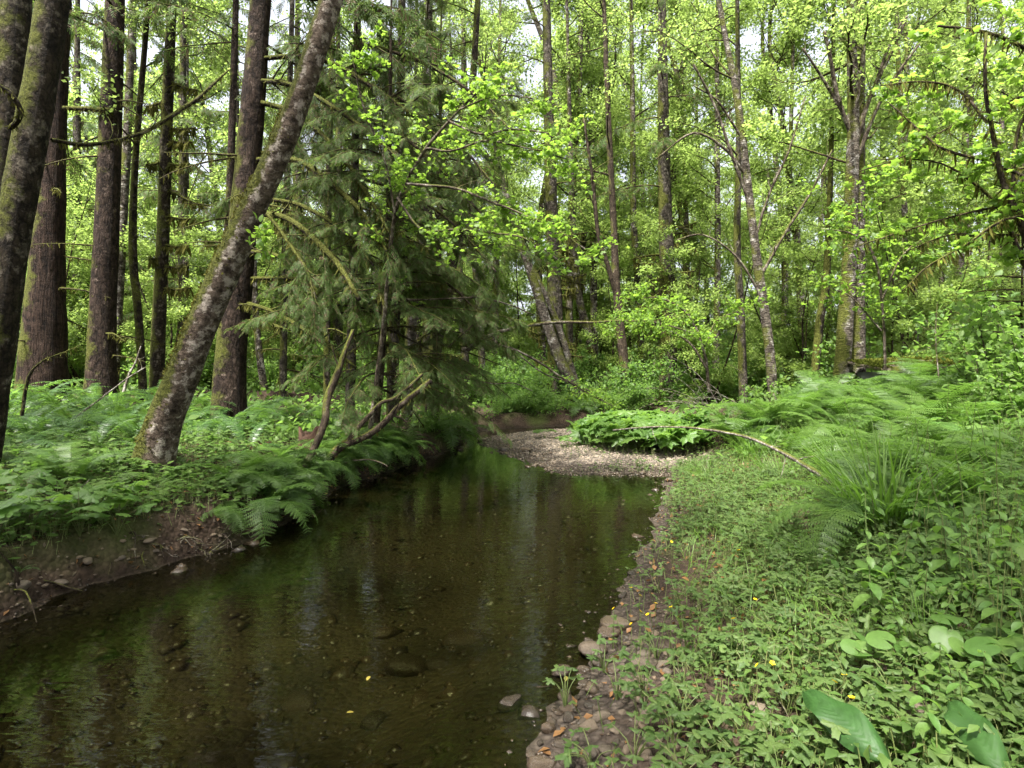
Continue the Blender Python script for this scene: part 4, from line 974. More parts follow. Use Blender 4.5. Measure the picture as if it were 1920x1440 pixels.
bough('arching_branch', 'thin bare limb curving down to the right below the arching one', 'branch', np.array(P(868, 648, 10.8)), [
    ([(868, 648), (900, 645), (950, 650), (1000, 672), (1050, 705), (1100, 735), (1150, 760)], (10.8, 11.8), [6, 5, 5, 5, 4, 3, 2]), ([(960, 655), (1020, 700), (1080, 720), (1130, 750)], (11, 11.8), [3, 3, 2, 2])], 'maple_leaf', 0.07, 3, 0.5, t0=0.5)
bough('arching_branch', 'thin branch crossing the hemlock foliage toward the crossed alders', 'branch', np.array(P(682, 573, 8.6)), [
    ([(682, 573), (715, 562), (780, 561), (850, 560), (900, 558), (950, 570), (1000, 590)], (8.6, 9.2), [6, 5, 5, 4, 4, 3, 2]), ([(840, 650), (875, 620), (910, 588), (922, 570)], (9, 9), [3, 3, 3, 2]),
    ([(820, 432), (870, 432), (930, 437), (980, 448), (1040, 500)], (8, 8), [4, 4, 4, 3, 2])], 'maple_leaf', 0.07, 0.5, 0.4)
bough('arching_branch', 'thin pale twig hanging low over the creek bend', 'branch', np.array(P(835, 702, 9.8)), [([(835, 702), (880, 712), (930, 720), (965, 720), (1000, 735)], 9.8, [4, 3, 3, 2, 1.5])], 'maple_leaf', 0.07, 0, 0.4)
# maple boughs over the middle, light green layers at mid height
bough('vine_maple', 'light green vine maple sprays in front of the broad middle trunk', 'tree', np.array(P(1330, 735, 12.5)), [
    ([(1330, 735), (1320, 660), (1290, 590), (1240, 560), (1180, 560)], 12.5, [7, 6, 5, 4, 2]), ([(1325, 690), (1290, 640), (1230, 610), (1170, 600)], 12.4, [5, 4, 3, 2]), ([(1320, 650), (1345, 600), (1390, 580)], 12.4, [4, 3, 2])], 'maple_leaf', 0.09, 9, 0.8)
bough('vine_maple', 'light green leafy branch in front of the white blotched alder', 'tree', np.array(P(1660, 700, 10.5)), [
    ([(1660, 700), (1655, 580), (1640, 480), (1600, 440), (1540, 430)], 10.5, [6, 6, 5, 4, 2]), ([(1655, 560), (1690, 480), (1740, 440)], 10.4, [5, 4, 3]), ([(1645, 500), (1600, 400), (1570, 360)], 10.4, [4, 3, 2]), ([(1652, 620), (1600, 560), (1560, 540)], 10.4, [4, 3, 2])], 'maple_leaf', 0.085, 8, 0.8)
# mossy maple at the right edge
b2 = np.array([5.9, 6.2, gz(5.9, 6.2)])
bough('maple_tree', 'dark mossy maple limbs arching in from the upper right edge', 'tree', b2, [
    ([(2010, 760), (1975, 580), (1920, 430), (1880, 330), (1863, 250), (1850, 170), (1852, 60)], 6.2, [22, 20, 17, 14, 12, 9, 7]),
    ([(1990, 250), (1925, 185), (1880, 200), (1830, 220), (1760, 252), (1700, 292), (1612, 322)], (6.4, 6.6), [8, 7, 6, 6, 5, 4, 3]),
    ([(1985, 640), (1930, 520), (1875, 400), (1825, 345), (1755, 306), (1640, 300)], (6.3, 6.8), [14, 13, 9, 7, 5, 3]),
    ([(1960, 350), (1860, 305), (1770, 280), (1720, 240), (1665, 190)], (6.2, 6.6), [9, 8, 7, 5, 3]),
    ([(1980, 130), (1900, 82), (1840, 60), (1760, 50)], 6.3, [12, 10, 8, 6]),
    ([(1990, 360), (1900, 382), (1800, 402), (1700, 432), (1610, 462)], (6.4, 6.9), [7, 6, 6, 5, 3]),
    ([(1990, 390), (1900, 408), (1860, 425), (1800, 466), (1740, 500), (1690, 548)], (6, 6.4), [9, 8, 8, 6, 5, 3]),
    ([(1850, 230), (1800, 170), (1740, 152), (1650, 160)], (6.2, 6.6), [7, 6, 5, 3]),
    ([(1925, 440), (1850, 440), (1780, 440), (1700, 470)], (6.4, 6.8), [5, 5, 4, 3]),
    ([(1900, 380), (1905, 270), (1930, 180), (1940, 60)], 6.5, [10, 9, 8, 6])], 'maple_leaf', 0.085, 3.2, 0.6, bark='dark_twig', moss=120, t0=0.1, tpl=VML)
# young spruce with fresh tips at right
tree('spruce_sapling', 'young spruce with fresh yellow green tips at the right edge', 'tree', [(1915, 720), (1916, 600), (1917, 480)], 7.6, [8, 6, 4], 4.2, MT['dark_twig'], 'con', seed=70,
     crown=conifer_crown(24, 1.5, 4.2, 1.0, 22, 0.2, azr=(2.2, 4.6), droop=0.02, elev=(0, 0.2), tpl=SPRAY, mat='needle_young', hang=0.15))
# ------------------------------------------------------------------ dead wood
def dead_branch(name, label, pts, d, w, mat='twig', twigs=4, twL=0.3, moss=0):
    base = P(pts[0][0], pts[0][1], d if np.isscalar(d) else d[0]); root = thing(name, label, 'branch', tuple(base))
    traced_branch(root, base, pts, d, w, MT[mat], moss, 0.05, 'stem', twigs, twL)
    return root
dead_branch('fallen_branch', 'long bare fallen branch bowed from the gravel bar into the right bank grass', [(1150, 806), (1200, 802), (1260, 801), (1330, 808), (1400, 822), (1450, 842), (1500, 870), (1545, 897), (1585, 925)], (9.0, 4.2), [2.5, 3, 3.5, 4, 4.5, 5, 5.5, 6, 6], 'grey_wood', 6, 0.25)
dead_branch('leaning_stem', 'mossy bare stem slanting up from the left bank nearest the pool', [(572, 875), (592, 832), (608, 792), (612, 752), (630, 708), (641, 678), (662, 620)], (6.6, 7.2), [15, 15, 16, 15, 16, 13, 8], 'dark_twig', 3, 0.3, 120)
r_ = dead_branch('leaning_stem', 'forked mossy stem leaning right over the left bank ferns', [(616, 864), (644, 836), (680, 822), (715, 800), (755, 760), (792, 730), (812, 714)], (7.0, 7.6), [17, 18, 15, 14, 13, 13, 12], 'dark_twig', 2, 0.3, 140)
traced_branch(r_, np.array(r_.location), [(645, 836), (685, 786), (712, 756), (745, 742), (790, 700)], (7.1, 7.6), [12, 10, 9, 8, 6], MT['dark_twig'], 80, 0.05, 'fork')
dead_branch('fallen_stick', 'pale dead stick slanting over the ferns between the left trunks', [(139, 785), (170, 762), (200, 738), (235, 712), (272, 690)], (7.5, 7.8), [4, 4, 4, 3, 2.5], 'grey_wood', 2)
dead_branch('fallen_stick', 'thin pale stick across the leafy bank at lower left', [(5, 1062), (60, 1010), (110, 960), (150, 920), (165, 905)], (3.9, 4.6), [4, 4, 3, 3, 2], 'grey_wood', 2, 0.2)
dead_branch('fallen_stick', 'pale broken stub standing between the left trunks', [(232, 735), (240, 705), (252, 680), (262, 650)], 10, [7, 6, 4, 2], 'grey_wood', 1)
dead_branch('fallen_stick', 'curved bare stick at the waterline under the left bank ferns', [(628, 874), (660, 866), (690, 863), (715, 868), (728, 874)], 7.3, [4, 4, 3, 3, 2], 'twig', 2)
dead_branch('dead_sapling', 'dead mossy sapling with bare twigs before the broad cedar', [(40, 780), (52, 710), (75, 680), (115, 664), (150, 650)], 6.5, [9, 8, 4, 3, 2], 'mossy_bark', 6, 0.25, 60)
for px, py, rr in [(372, 1020, 0.3), (395, 1035, 0.26), (345, 1018, 0.22), (250, 1000, 0.3), (420, 1005, 0.25), (300, 1035, 0.2)]:
    h = hit(px, py, 0.02); root = thing('root_twig', 'small bare root twig on the eroded left bank', 'twig', tuple(h), 'root twigs on the eroded bank'); mb = MB()
    for k in range(5): tube(mb, twig_line(h, np.array([U(-1, 1), U(-1, 0.2), U(-0.4, 0.3)]), rr * U(0.5, 1.1), 6, 0.1, 0.25), np.linspace(0.006, 0.002, 6), 4)
    link('twig', mb.mesh('twig', MT['twig'], True, h), root)
for k in range(26):
    px = U(20, 560); py = float(np.interp(px, [0, 130, 300, 400, 560], [1150, 1090, 1050, 1015, 955])) - U(5, 60); h = hit(px, py, 0.01); mb = MB()
    tube(mb, twig_line(h, np.array([U(-1, 1), U(-0.6, 0.1), U(-0.5, 0.1)]), U(0.15, 0.5), 7, 0.08, 0.2), np.linspace(U(0.004, 0.009), 0.002, 7), 5)
    tag(link('root', mb.mesh('root', MT['dark_twig'], True, h), None, tuple(h)), 'thin exposed root in the eroded left bank', 'root', 'exposed roots of the left bank')
for k in range(22):
    px = U(1180, 1880); py = U(930, 1400); h = hit(px, py, 0.05)
    if h[2] < 0.09: continue
    mb = MB(); tube(mb, twig_line(h, np.array([U(-1, 1), U(-1, 1), U(-0.1, 0.35)]), U(0.12, 0.4), 6, 0.02, 0.12), np.linspace(U(0.002, 0.004), 0.001, 6), 4)
    tag(link('dry_stem', mb.mesh('dry_stem', MT['grey_wood'], True, h), None, tuple(h)), 'dry tan stem lying in the right bank greenery', 'stem', 'dry stems on the right bank')
# pale dead bush behind the bar
h = np.array([4.6, 12.4, gz(4.6, 12.4) - 0.02]); root = thing('dead_bush', 'bleached dead bush with arching bare twigs behind the coltsfoot patch', 'bush', tuple(h)); 
for k in range(34):
    mb = MB(); a = U(2.2, 4.4); pts = twig_line(h + np.array([U(-0.4, 0.5), U(-0.3, 0.3), 0.0]), np.array([math.cos(a), U(-0.5, 0.2), U(0.5, 1.4)]), U(1.0, 2.2), 9, 0.16, 0.10)
    tube(mb, pts, np.linspace(0.012, 0.002, 9), 4)
    for j in range(3): tube(mb, twig_line(pts[int(U(2, 7))], np.array([math.cos(a), U(-1, 1), U(-0.8, 0.4)]), U(0.15, 0.4), 4, 0.1), np.linspace(0.004, 0.0015, 4), 3)
    link('twig', mb.mesh('twig', MT['grey_wood'], True, h), root)
for px, d, hh, lab in [(1868, 7.0, 1.4, 'thin bare sapling stem in the right bank greenery'), (1397, 11.0, 1.2, 'thin pale dead stem left of the fern bank'), (1762, 9.0, 1.6, 'thin bare stem rising past the mossy roof')]:
    x = (px - 960) / F * d; z = gz(x, d); mb = MB(); pts = twig_line((x, d, z - 0.02), (0.02, 0, 1), hh, 8, 0, 0.05); tube(mb, pts, np.linspace(0.014, 0.004, 8), 5)
    for k in range(3): tube(mb, twig_line(pts[3 + k], (U(-1, 1), U(-.5, .5), 0.6), 0.3, 4), np.linspace(0.005, 0.002, 4), 3)
    tag(link('sapling_stem', mb.mesh('sapling_stem', MT['twig'], True, (x, d, z)), None, (x, d, z)), lab, 'sapling')
# rotten stump on the left bank
h = hit(582, 845); mb = MB(); th = np.linspace(0, 6.283, 17)[:-1]
V = []; 
for k, (zz, rr) in enumerate([(-0.05, 0.2), (0.06, 0.17), (0.15, 0.155), (0.2, 0.15)]):
    for t_ in th: V.append([math.cos(t_) * rr * U(0.85, 1.15), math.sin(t_) * rr * U(0.85, 1.15), zz + (U(-0.06, 0.14) if k == 3 else 0)])
V += [[x * 0.75, y * 0.75, z - 0.03] for x, y, z in V[-16:]] + [[0, 0, 0.08]]
Q = [[a * 16 + j, a * 16 + (j + 1) % 16, (a + 1) * 16 + (j + 1) % 16, (a + 1) * 16 + j] for a in range(4) for j in range(16)]; T = [[64 + j, 64 + (j + 1) % 16, 80] for j in range(16)]
mb.add(V, T, Q); tag(link('rotten_stump', mb.mesh('rotten_stump', MT['rot_wood']), None, tuple(h)), 'rotten red brown stump behind the mossy stem on the left bank', 'stump')

# ------------------------------------------------------------------ low box with mossy roof
def box(mb, a, b):
    x0, y0, z0 = a; x1, y1, z1 = b
    V = [[x0, y0, z0], [x1, y0, z0], [x1, y1, z0], [x0, y1, z0], [x0, y0, z1], [x1, y0, z1], [x1, y1, z1], [x0, y1, z1]]
    mb.add(V, None, [[0, 3, 2, 1], [4, 5, 6, 7], [0, 1, 5, 4], [1, 2, 6, 5], [2, 3, 7, 6], [3, 0, 4, 7]])
d = 11.0; xA = P(1640, 690, d)[0]; xB = P(1836, 690, d)[0]; g0 = gz((xA + xB) / 2, d + 0.4); zr = P(0, 697, d)[2]
sh = thing('utility_box', 'low grey utility box with moss covered board roof in the right bank ferns', 'box', ((xA + xB) / 2, d + 0.5, g0), rot=(0, 0, 0.06)); hw = (xB - xA) / 2
mb = MB(); box(mb, (-hw + 0.2, -0.34, -0.15), (hw - 0.2, 0.4, zr - g0 - 0.01)); link('wall', mb.mesh('wall', MT['wall_paint']), sh)
for k in range(5):
    mb = MB(); y0 = -0.55 + k * 0.22; zz = zr - g0 + 0.03 + k * 0.03 + U(0, 0.006)
    box(mb, (-hw + U(-0.03, 0.03), y0, zz), (hw + U(-0.05, 0.05), y0 + 0.235, zz + 0.05)); V = mb.V[0]; V[:, 2] += 0.07 * (V[:, 0] + hw) / (2 * hw) 
    link('roof_board', mb.mesh('roof_board', MT['roof_board']), sh)
mb = MB(); box(mb, (-hw + 0.02, -0.57, zr - g0 - 0.06), (hw - 0.02, -0.552, zr - g0 + 0.06)); mb.V[0][:, 2] += 0.07 * (mb.V[0][:, 0] + hw) / (2 * hw); link('fascia_board', mb.mesh('fascia_board', MT['roof_board']), sh)
mb = MB(); n = 4200; px_ = U(-hw, hw, n); py_ = U(-0.58, 0.5, n); keep = fbm(np.stack([px_ * 2.2, py_ * 2.2, 0 * px_], -1), 4) > 0.36; px_, py_ = px_[keep], py_[keep]; n = len(px_)
pz = zr - g0 + 0.088 + (py_ + 0.55) * 0.137 + 0.07 * (px_ + hw) / (2 * hw)
mb.inst(LEAF4, frames(rand_unit(n) * np.array([1, 1, 0.4]) + np.array([0, 0, 0.5]), rand_unit(n)) * U(0.03, 0.08, n)[:, None, None], np.stack([px_, py_, pz - 0.01], -1))
link('roof_moss', mb.mesh('roof_moss', leaf_mat('roof_moss', (0.07, 0.09, 0.015), (0.12, 0.13, 0.02), (0.10, 0.12, 0.02), 0.25, 0.9, 0.1)), sh)['kind'] = 'stuff'

# ------------------------------------------------------------------ stones
def ico(sub):
    import bmesh
    bm = bmesh.new(); bmesh.ops.create_icosphere(bm, subdivisions=sub, radius=1.0)
    V = np.array([v.co[:] for v in bm.verts]); T = np.array([[v.index for v in f.verts] for f in bm.faces]); bm.free(); return V, T
ICO3, ICO1 = ico(3), ico(1)
def rock(seed, ang=0.5, tpl=ICO3):
    rng = np.random.default_rng(seed); V = tpl[0].copy()
    for k in range(int(3 + ang * 14)):
        n = unit(rng.normal(size=3)); h = rng.uniform(0.62, 0.92); s = V @ n; V = V - np.clip(s - h, 0, None)[:, None] * n * (0.5 + 0.5 * ang)
    V = V * (1 + 0.12 * (fbm(V * 1.6 + seed, seed) - 0.5)[:, None] * 2) * (1 + 0.03 * (fbm(V * 7, seed + 3) - 0.5)[:, None] * 2)
    V = V * np.array([1.0, rng.uniform(0.6, 0.9), rng.uniform(0.34, 0.58)])
    return V, tpl[1], None
ROCKS = [mesh_np('stone', r[0], [r[1]], MT['stone'], True) for r in [rock(k, 0.25 + 0.1 * (k % 5)) for k in range(10)]]
ANG = [mesh_np('stone', r[0], [r[1]], MT['stone'], True) for r in [rock(40 + k, 0.9) for k in range(4)]]
def stone(x, y, s, label, group=None, meshes=ROCKS, z=None, sink=0.25, rot=None):
    zz = gz(x, y) if z is None else z
    o = link('river_stone', meshes[int(U(0, len(meshes)))], None, (x, y, zz + s * 0.5 * (0.6 - sink)), rot or (U(-0.3, 0.3), U(-0.3, 0.3), U(0, 6.28)), s)
    return tag(o, label, 'stone', group)
for px, py, wpx, lab in [(957, 1316, 55, 'pale wet stone breaking the water near the bottom'), (1050, 1262, 48, 'dark angular stone at the waterline of the near right shore'), (1112, 1226, 58, 'long brown stone half in the water on the near right shore'), (1122, 1250, 38, 'tan stone wedged below the long brown shore stone'),
                         (1145, 1195, 46, 'squarish tan stone at the water edge'), (1155, 1180, 60, 'flat grey brown slab behind the squarish shore stone'), (1105, 1208, 30, 'reddish stone at the water edge'), (1205, 1250, 62, 'large rounded brown stone among buttercup leaves'), (1180, 1300, 62, 'broad flat tan stone in the near pebble spill'),
                         (1710, 1338, 88, 'big brown stone between the two glossy leaves'), (1430, 1340, 50, 'brown stone under the left glossy leaf'), (1205, 1078, 16, 'small pale stone on the muddy right shore'), (921, 849, 13, 'small dark pointed stone standing in the riffle'), (862, 843, 22, 'dark flat stone in the riffle left of the bar'),
                         (945, 846, 18, 'pale stone at the tip of the gravel bar'), (1255, 903, 16, 'black wet stone at the pool end of the bar'), (1205, 889, 14, 'dark wet stone in the shallows by the bar'), (985, 847, 24, 'tan stone on the bar shoulder'), (905, 827, 22, 'tan stone at the head of the gravel bar'), (112, 1095, 40, 'brown stone on the muddy left shore'),
                         (40, 1112, 45, 'flat brown stone at the left edge shore'), (280, 1028, 26, 'pale stone in the eroded left bank'), (165, 1066, 30, 'tilted brown stone in the eroded left bank'), (345, 1005, 20, 'grey stone at the top of the eroded left bank'), (770, 850, 14, 'small stone under the left bank ferns')]:
    h = hit(px, py); s = wpx / F * h[1] * 0.55
    stone(h[0], h[1], s * (0.75 if 'left' in lab and 'bank' in lab or 'left' in lab and 'shore' in lab else 1), lab, None, ANG if 'angular' in lab or 'squarish' in lab or 'pointed' in lab or 'pale wet' in lab else ROCKS, z=h[2] if h[2] > 0.005 else max(gz(h[0], h[1]), -0.03), sink=0.3 if wpx > 20 else 0.0)
# pebble spill, individuals
taken = []
def spill(n, region, smin, smax, label, group, zf=None):
    k = 0; tr = 0
    while k < n and tr < n * 30:
        tr += 1; px, py = region(); h = hit(px, py); s = U(smin, smax) * (0.6 + 0.8 * RNG.random() ** 2)
        if any((a - h[0]) ** 2 + (b - h[1]) ** 2 < (0.62 * (s + q)) ** 2 for a, b, q in taken): continue
        taken.append((h[0], h[1], s)); stone(h[0], h[1], s, label, group, ROCKS if RNG.random() < 0.65 else ANG, sink=U(0.15, 0.5)); k += 1
def reg_near():
    py = U(1190, 1440); x0 = np.interp(py, [1190, 1250, 1300, 1345, 1440], [1135, 1095, 1055, 1030, 985]); return x0 + U(0, 1) ** 1.3 * np.interp(py, [1190, 1440], [130, 320]), py
spill(128, reg_near, 0.014, 0.05, 'rounded river pebble in the spill at the near right shore', 'pebbles of the near right shore')
def reg_shore():
    py = U(935, 1190); x0 = np.interp(py, [935, 1000, 1060, 1110, 1190], [1236, 1216, 1191, 1168, 1128]); return x0 + U(-8, 60), py
spill(40, reg_shore, 0.012, 0.04, 'small stone on the muddy strip of the right shore', 'stones of the muddy right shore')
def reg_left():
    px = U(0, 430); y0 = np.interp(px, [0, 130, 300, 400, 430], [1160, 1100, 1060, 1027, 1020]); return px, y0 - U(2, 55)
spill(46, reg_left, 0.01, 0.03, 'small stone in the eroded dirt of the left bank', 'stones of the left bank')
def reg_bar():
    px = U(900, 1040); return px, np.interp(px, [900, 960, 1040], [826, 845, 850]) + U(-12, 8)
spill(38, reg_bar, 0.04, 0.09, 'tan cobble at the head of the gravel bar', 'cobbles at the head of the bar')
# bar gravel and shore grit: uncountable
PEB = [(lambda r: (r[0], r[1], None))(rock(70 + k, 0.4, ICO1)) for k in range(6)]
mb = MB()
n = 11500; x = U(-0.6, 3.0, n); y = U(8.1, 14.2, n); t = water_sd(x, y); ok = (t > -0.12) & (bar_w(x, y) > 0.3); x, y = x[ok], y[ok]
z = terrain(x, y); s = U(0.008, 0.024, len(x)) * (1 + 1.2 * (RNG.random(len(x)) ** 6))
for k in range(6):
    i = np.arange(len(x)) % 6 == k; M = frames(rand_unit(i.sum()) * np.array([1, 1, 0.25]), np.array([0, 0, 1.0]) + RNG.normal(size=(i.sum(), 3)) * 0.25) * s[i][:, None, None]
    mb.inst(PEB[k], M, np.stack([x[i], y[i], z[i] + s[i] * 0.2], -1))
kind(link('gravel', mb.mesh('gravel', MT['bar_gravel'])), 'stuff', 'tan gravel covering the low bar at the creek bend')
OCT = (np.array([[1, 0, 0], [-1, 0, 0], [0, 1, 0], [0, -1, 0], [0, 0, 1], [0, 0, -1.0]]), np.array([[0, 2, 4], [2, 1, 4], [1, 3, 4], [3, 0, 4], [2, 0, 5], [1, 2, 5], [3, 1, 5], [0, 3, 5]]))
PEB = [(lambda r: (r[0] * 1.15, r[1], None))(rock(90 + k, 0.3, OCT)) for k in range(6)]
mb = MB(); n = 7000; x = U(-3.4, 2.4, n); y = U(2.0, 8.5, n); t = water_sd(x, y); ok = (np.abs(t) < np.where((y > 3.7) & (x > -0.5), 0.12, 0.28) + 0.2 * RNG.random(n)); x, y = x[ok], y[ok]; z = terrain(x, y); s = U(0.005, 0.018, len(x))
for k in range(6):
    i = np.arange(len(x)) % 6 == k; M = frames(rand_unit(i.sum()) * np.array([1, 1, 0.25]), np.array([0, 0, 1.0]) + RNG.normal(size=(i.sum(), 3)) * 0.25) * s[i][:, None, None]
    mb.inst(PEB[k], M, np.stack([x[i], y[i], z[i] + s[i] * 0.15], -1))
kind(link('gravel', mb.mesh('gravel', MT['stone'])), 'stuff', 'fine grit along both water edges')
mb = MB(); n = 4000; x = U(-3.2, 2.2, n); y = U(1.9, 9, n); t = water_sd(x, y); ok = t < -0.1; x, y = x[ok], y[ok]; z = terrain(x, y); s = U(0.01, 0.04, len(x)) * (1 + 2.2 * RNG.random(len(x)) ** 8)
for k in range(6):
    i = np.arange(len(x)) % 6 == k; M = frames(rand_unit(i.sum()) * np.array([1, 1, 0.2]), np.array([0, 0, 1.0]) + RNG.normal(size=(i.sum(), 3)) * 0.2) * s[i][:, None, None]
    mb.inst(PEB[k], M, np.stack([x[i], y[i], z[i] - s[i] * 0.1], -1))
kind(link('gravel', mb.mesh('gravel', MT['stone'])), 'stuff', 'brown stones on the creek bed under the water')
for px, py, wpx in [(760, 1230, 110), (870, 1190, 90), (720, 1165, 60), (790, 1310, 60), (640, 1240, 60), (890, 1260, 50), (560, 1290, 80), (700, 1340, 70), (820, 1240, 60), (930, 1170, 50)]:
    d_ = (CZ + 0.22) * F / (py - HZ); x = (px - 960) / F * d_; stone(x, d_, wpx / F * d_ * 0.5, 'brown stone lying under the water of the near pool', 'stones under the near pool', sink=0.85)

# ------------------------------------------------------------------ ferns
def fern_px(px, py, size, label, group, kindf='lady', **kw):
    h = hit(px, py); return fern(h[0], h[1], size, label, group, kindf, **kw)
for px, py, s, lab, kf, kw in [(480, 925, 0.62, 'bright lady fern on the left bank at the pool edge', 'lady', dict(n=11, tilt=-0.25)), (425, 915, 0.5, 'lady fern just left of the bright one on the pool edge', 'lady', {}), (560, 905, 0.62, 'lady fern spreading over the water from the left bank', 'lady', dict(n=9, az=-0.5, spread=1.2)),
                               (140, 905, 0.6, 'wide lady fern at the foot of the leaning alder', 'lady', dict(n=10, tilt=-0.2)), (290, 905, 0.48, 'lady fern right below the leaning alder base', 'lady', {}), (215, 880, 0.5, 'lady fern left of the leaning alder base', 'lady', {}), (330, 890, 0.42, 'small fern against the right side of the leaning alder', 'lady', {}),
                               (405, 975, 0.42, 'single drooping fern over the dirt bank above the water', 'lady', dict(n=4, az=-0.75, spread=0.35, tilt=0.25)), (35, 1085, 0.16, 'tiny fern on the muddy left shore', 'sword', dict(n=6)), (60, 905, 0.6, 'drooping sword fern in the left corner', 'sword', {}),
                               (100, 840, 0.75, 'sword fern with dark drooping fronds near the left edge', 'sword', {}), (20, 860, 0.8, 'sword fern cut by the left edge', 'sword', {})]:
    fern_px(px, py, s, lab, None, kf, **kw)
for k in range(44):
    px = U(-30, 560); d = U(6.3, 10.5); x = (px - 960) / F * d
    if water_sd(np.array([x]), np.array([d]))[0] < 0.6: continue
    fern(x, d, U(0.7, 1.15), 'sword fern in the bed among the left bank trunks', 'sword ferns among the left trunks', 'sword')
for k in range(26):
    y = U(4.7, 9.0); x = float(np.interp(y, [4.46, 4.9, 5.25, 6.0, 7.3, 8.7, 10], [-2.68, -2.5, -2.22, -2.18, -2.1, -1.74, -1.3])) - U(0.1, 0.5)
    if 960 + x / y * F < 430: continue
    fern(x, y, U(0.5, 0.8), 'lady fern overhanging the pool from the left bank', 'ferns overhanging the pool', 'lady', n=9, az=-0.4, spread=1.9)
for k in range(22):
    px = U(580, 850); d = U(7.8, 11.5); x = (px - 960) / F * d; t = water_sd(np.array([x]), np.array([d]))[0]
    if t < 0.12 or t > 2.2: continue
    fern(x, d, U(0.6, 0.95), 'lady fern on the shaded bank left of the creek bend', 'ferns on the left bank of the bend', 'lady')
for k in range(44):
    px = U(1370, 1840); d = U(6.0, 10.3); x = (px - 960) / F * d
    if water_sd(np.array([x]), np.array([d]))[0] < 1.0 or d < np.interp(px, [1370, 1500, 1600, 1840], [8.8, 7.9, 6.8, 6.0]): continue
    fern(x, d, U(0.95, 1.35), 'tall lady fern in the fern bank below the mossy roofed box', 'ferns of the right bank', 'lady', tilt=-0.32)
for px, d in [(1600, 10.3), (1625, 10.5), (1650, 10.2), (1680, 10.5), (1705, 10.2), (1735, 10.5), (1765, 10.2), (1620, 9.5), (1790, 10.3)]:
    fern((px - 960) / F * d, d, U(0.6, 0.8), 'lady fern against the grey wall of the mossy roofed box', 'ferns against the box', 'lady')
for k in range(14):
    px = U(930, 1180); d = U(15.9, 18); fern((px - 960) / F * d, d, U(0.6, 1.0), 'fern on the far bank behind the gravel bar', 'ferns on the far bank', 'lady')
for k in range(34):
    px = U(1610, 1930); d = U(3.8, 7.0); fern((px - 960) / F * d, d, U(0.6, 1.1), 'lady fern among the nettles of the right bank', 'ferns among the nettles', 'lady', tilt=-0.25)
for k in range(8):
    px = U(1780, 1960); d = U(4.5, 6.5); fern((px - 960) / F * d, d, U(0.5, 0.8), 'fern in the shade at the right edge', 'ferns at the right edge', 'lady')

# ------------------------------------------------------------------ broad leaved plants
def stalk_plant(name, label, cat, group, x, y, meshes, nleaf, lsz, hgt, spread, mat_stem='stem', tilt=0.3, z=None):
    zz = max(gz(x, y), 0.0) if z is None else z
    root = thing(name, label, cat, (x, y, zz), group); mb = MB()
    for k in range(nleaf):
        a = U(0, 6.28); rr = spread * math.sqrt(U(0.02, 1)); top = np.array([math.cos(a) * rr, math.sin(a) * rr, hgt * U(0.65, 1.1) * (1 - 0.25 * rr / max(spread, 1e-3))])
        tube(mb, crom(np.array([[0, 0, -0.01], top * np.array([0.35, 0.35, 0.7]), top]), 5), [0.003, 0.0028, 0.0025, 0.002, 0.002], 3, cap=False)
        link('leaf', meshes[int(U(0, len(meshes)))], root, tuple(top), (U(-tilt, tilt), U(-tilt, tilt) + 0.15, a + U(-0.5, 0.5)), lsz * U(0.7, 1.25))
    link('stems', mb.mesh('stems', MT[mat_stem]), root)
    return root
for px, py, lab in [(60, 985, 'thimbleberry plant with big lobed leaves at the left edge'), (150, 990, 'thimbleberry plant right of the edge one'), (220, 985, 'pale leaved thimbleberry plant above the dirt bank'), (20, 940, 'tall thimbleberry with one large leaf at left edge'), (110, 955, 'thimbleberry plant behind the front row at left'), (190, 955, 'small thimbleberry plant in the front left greenery'), (-10, 1000, 'thimbleberry plant half out of frame at left')]:
    h = hit(px, py + 25); stalk_plant('thimbleberry', lab, 'plant', None, h[0], h[1], THIM, 13, 0.145, 0.34, 0.24, tilt=0.5)
for px, py, lab in [(1800, 880, 'thimbleberry plant with broad pale leaves on the right bank'), (1745, 840, 'thimbleberry plant in front of the right bank ferns'), (1880, 850, 'thimbleberry plant by the right edge'), (1840, 930, 'thimbleberry plant below the broad leaved one at right'), (1700, 800, 'bright thimbleberry below the mossy roof'), (1910, 760, 'yellow green thimbleberry at the right edge')]:
    h = hit(px, py); stalk_plant('thimbleberry', lab, 'plant', None, h[0], h[1], THIM, 8, 0.22, 0.55, 0.3)
for k in range(120):                 # coltsfoot on the bar
    px = U(1095, 1300); py = U(822, 858); h = hit(px, py)
    if h[1] < 8.9 or h[1] > 13: continue
    if h[1] < np.interp(px, [1095, 1160, 1230, 1300], [10.4, 9.6, 9.2, 9.0]): continue
    stalk_plant('coltsfoot', 'coltsfoot plant in the bright green patch on the gravel bar', 'plant', 'coltsfoot patch on the bar', h[0], h[1], COLT, 9, 0.28, U(0.3, 0.6), 0.28, tilt=0.6)
for px, py, lab in [(1022, 822, 'small green plant rooted on the bar head'), (1065, 838, 'low green plant beside the sandy patch of the bar')]:
    h = hit(px, py); stalk_plant('coltsfoot', lab, 'plant', None, h[0], h[1], COLT, 7, 0.16, 0.22, 0.2)
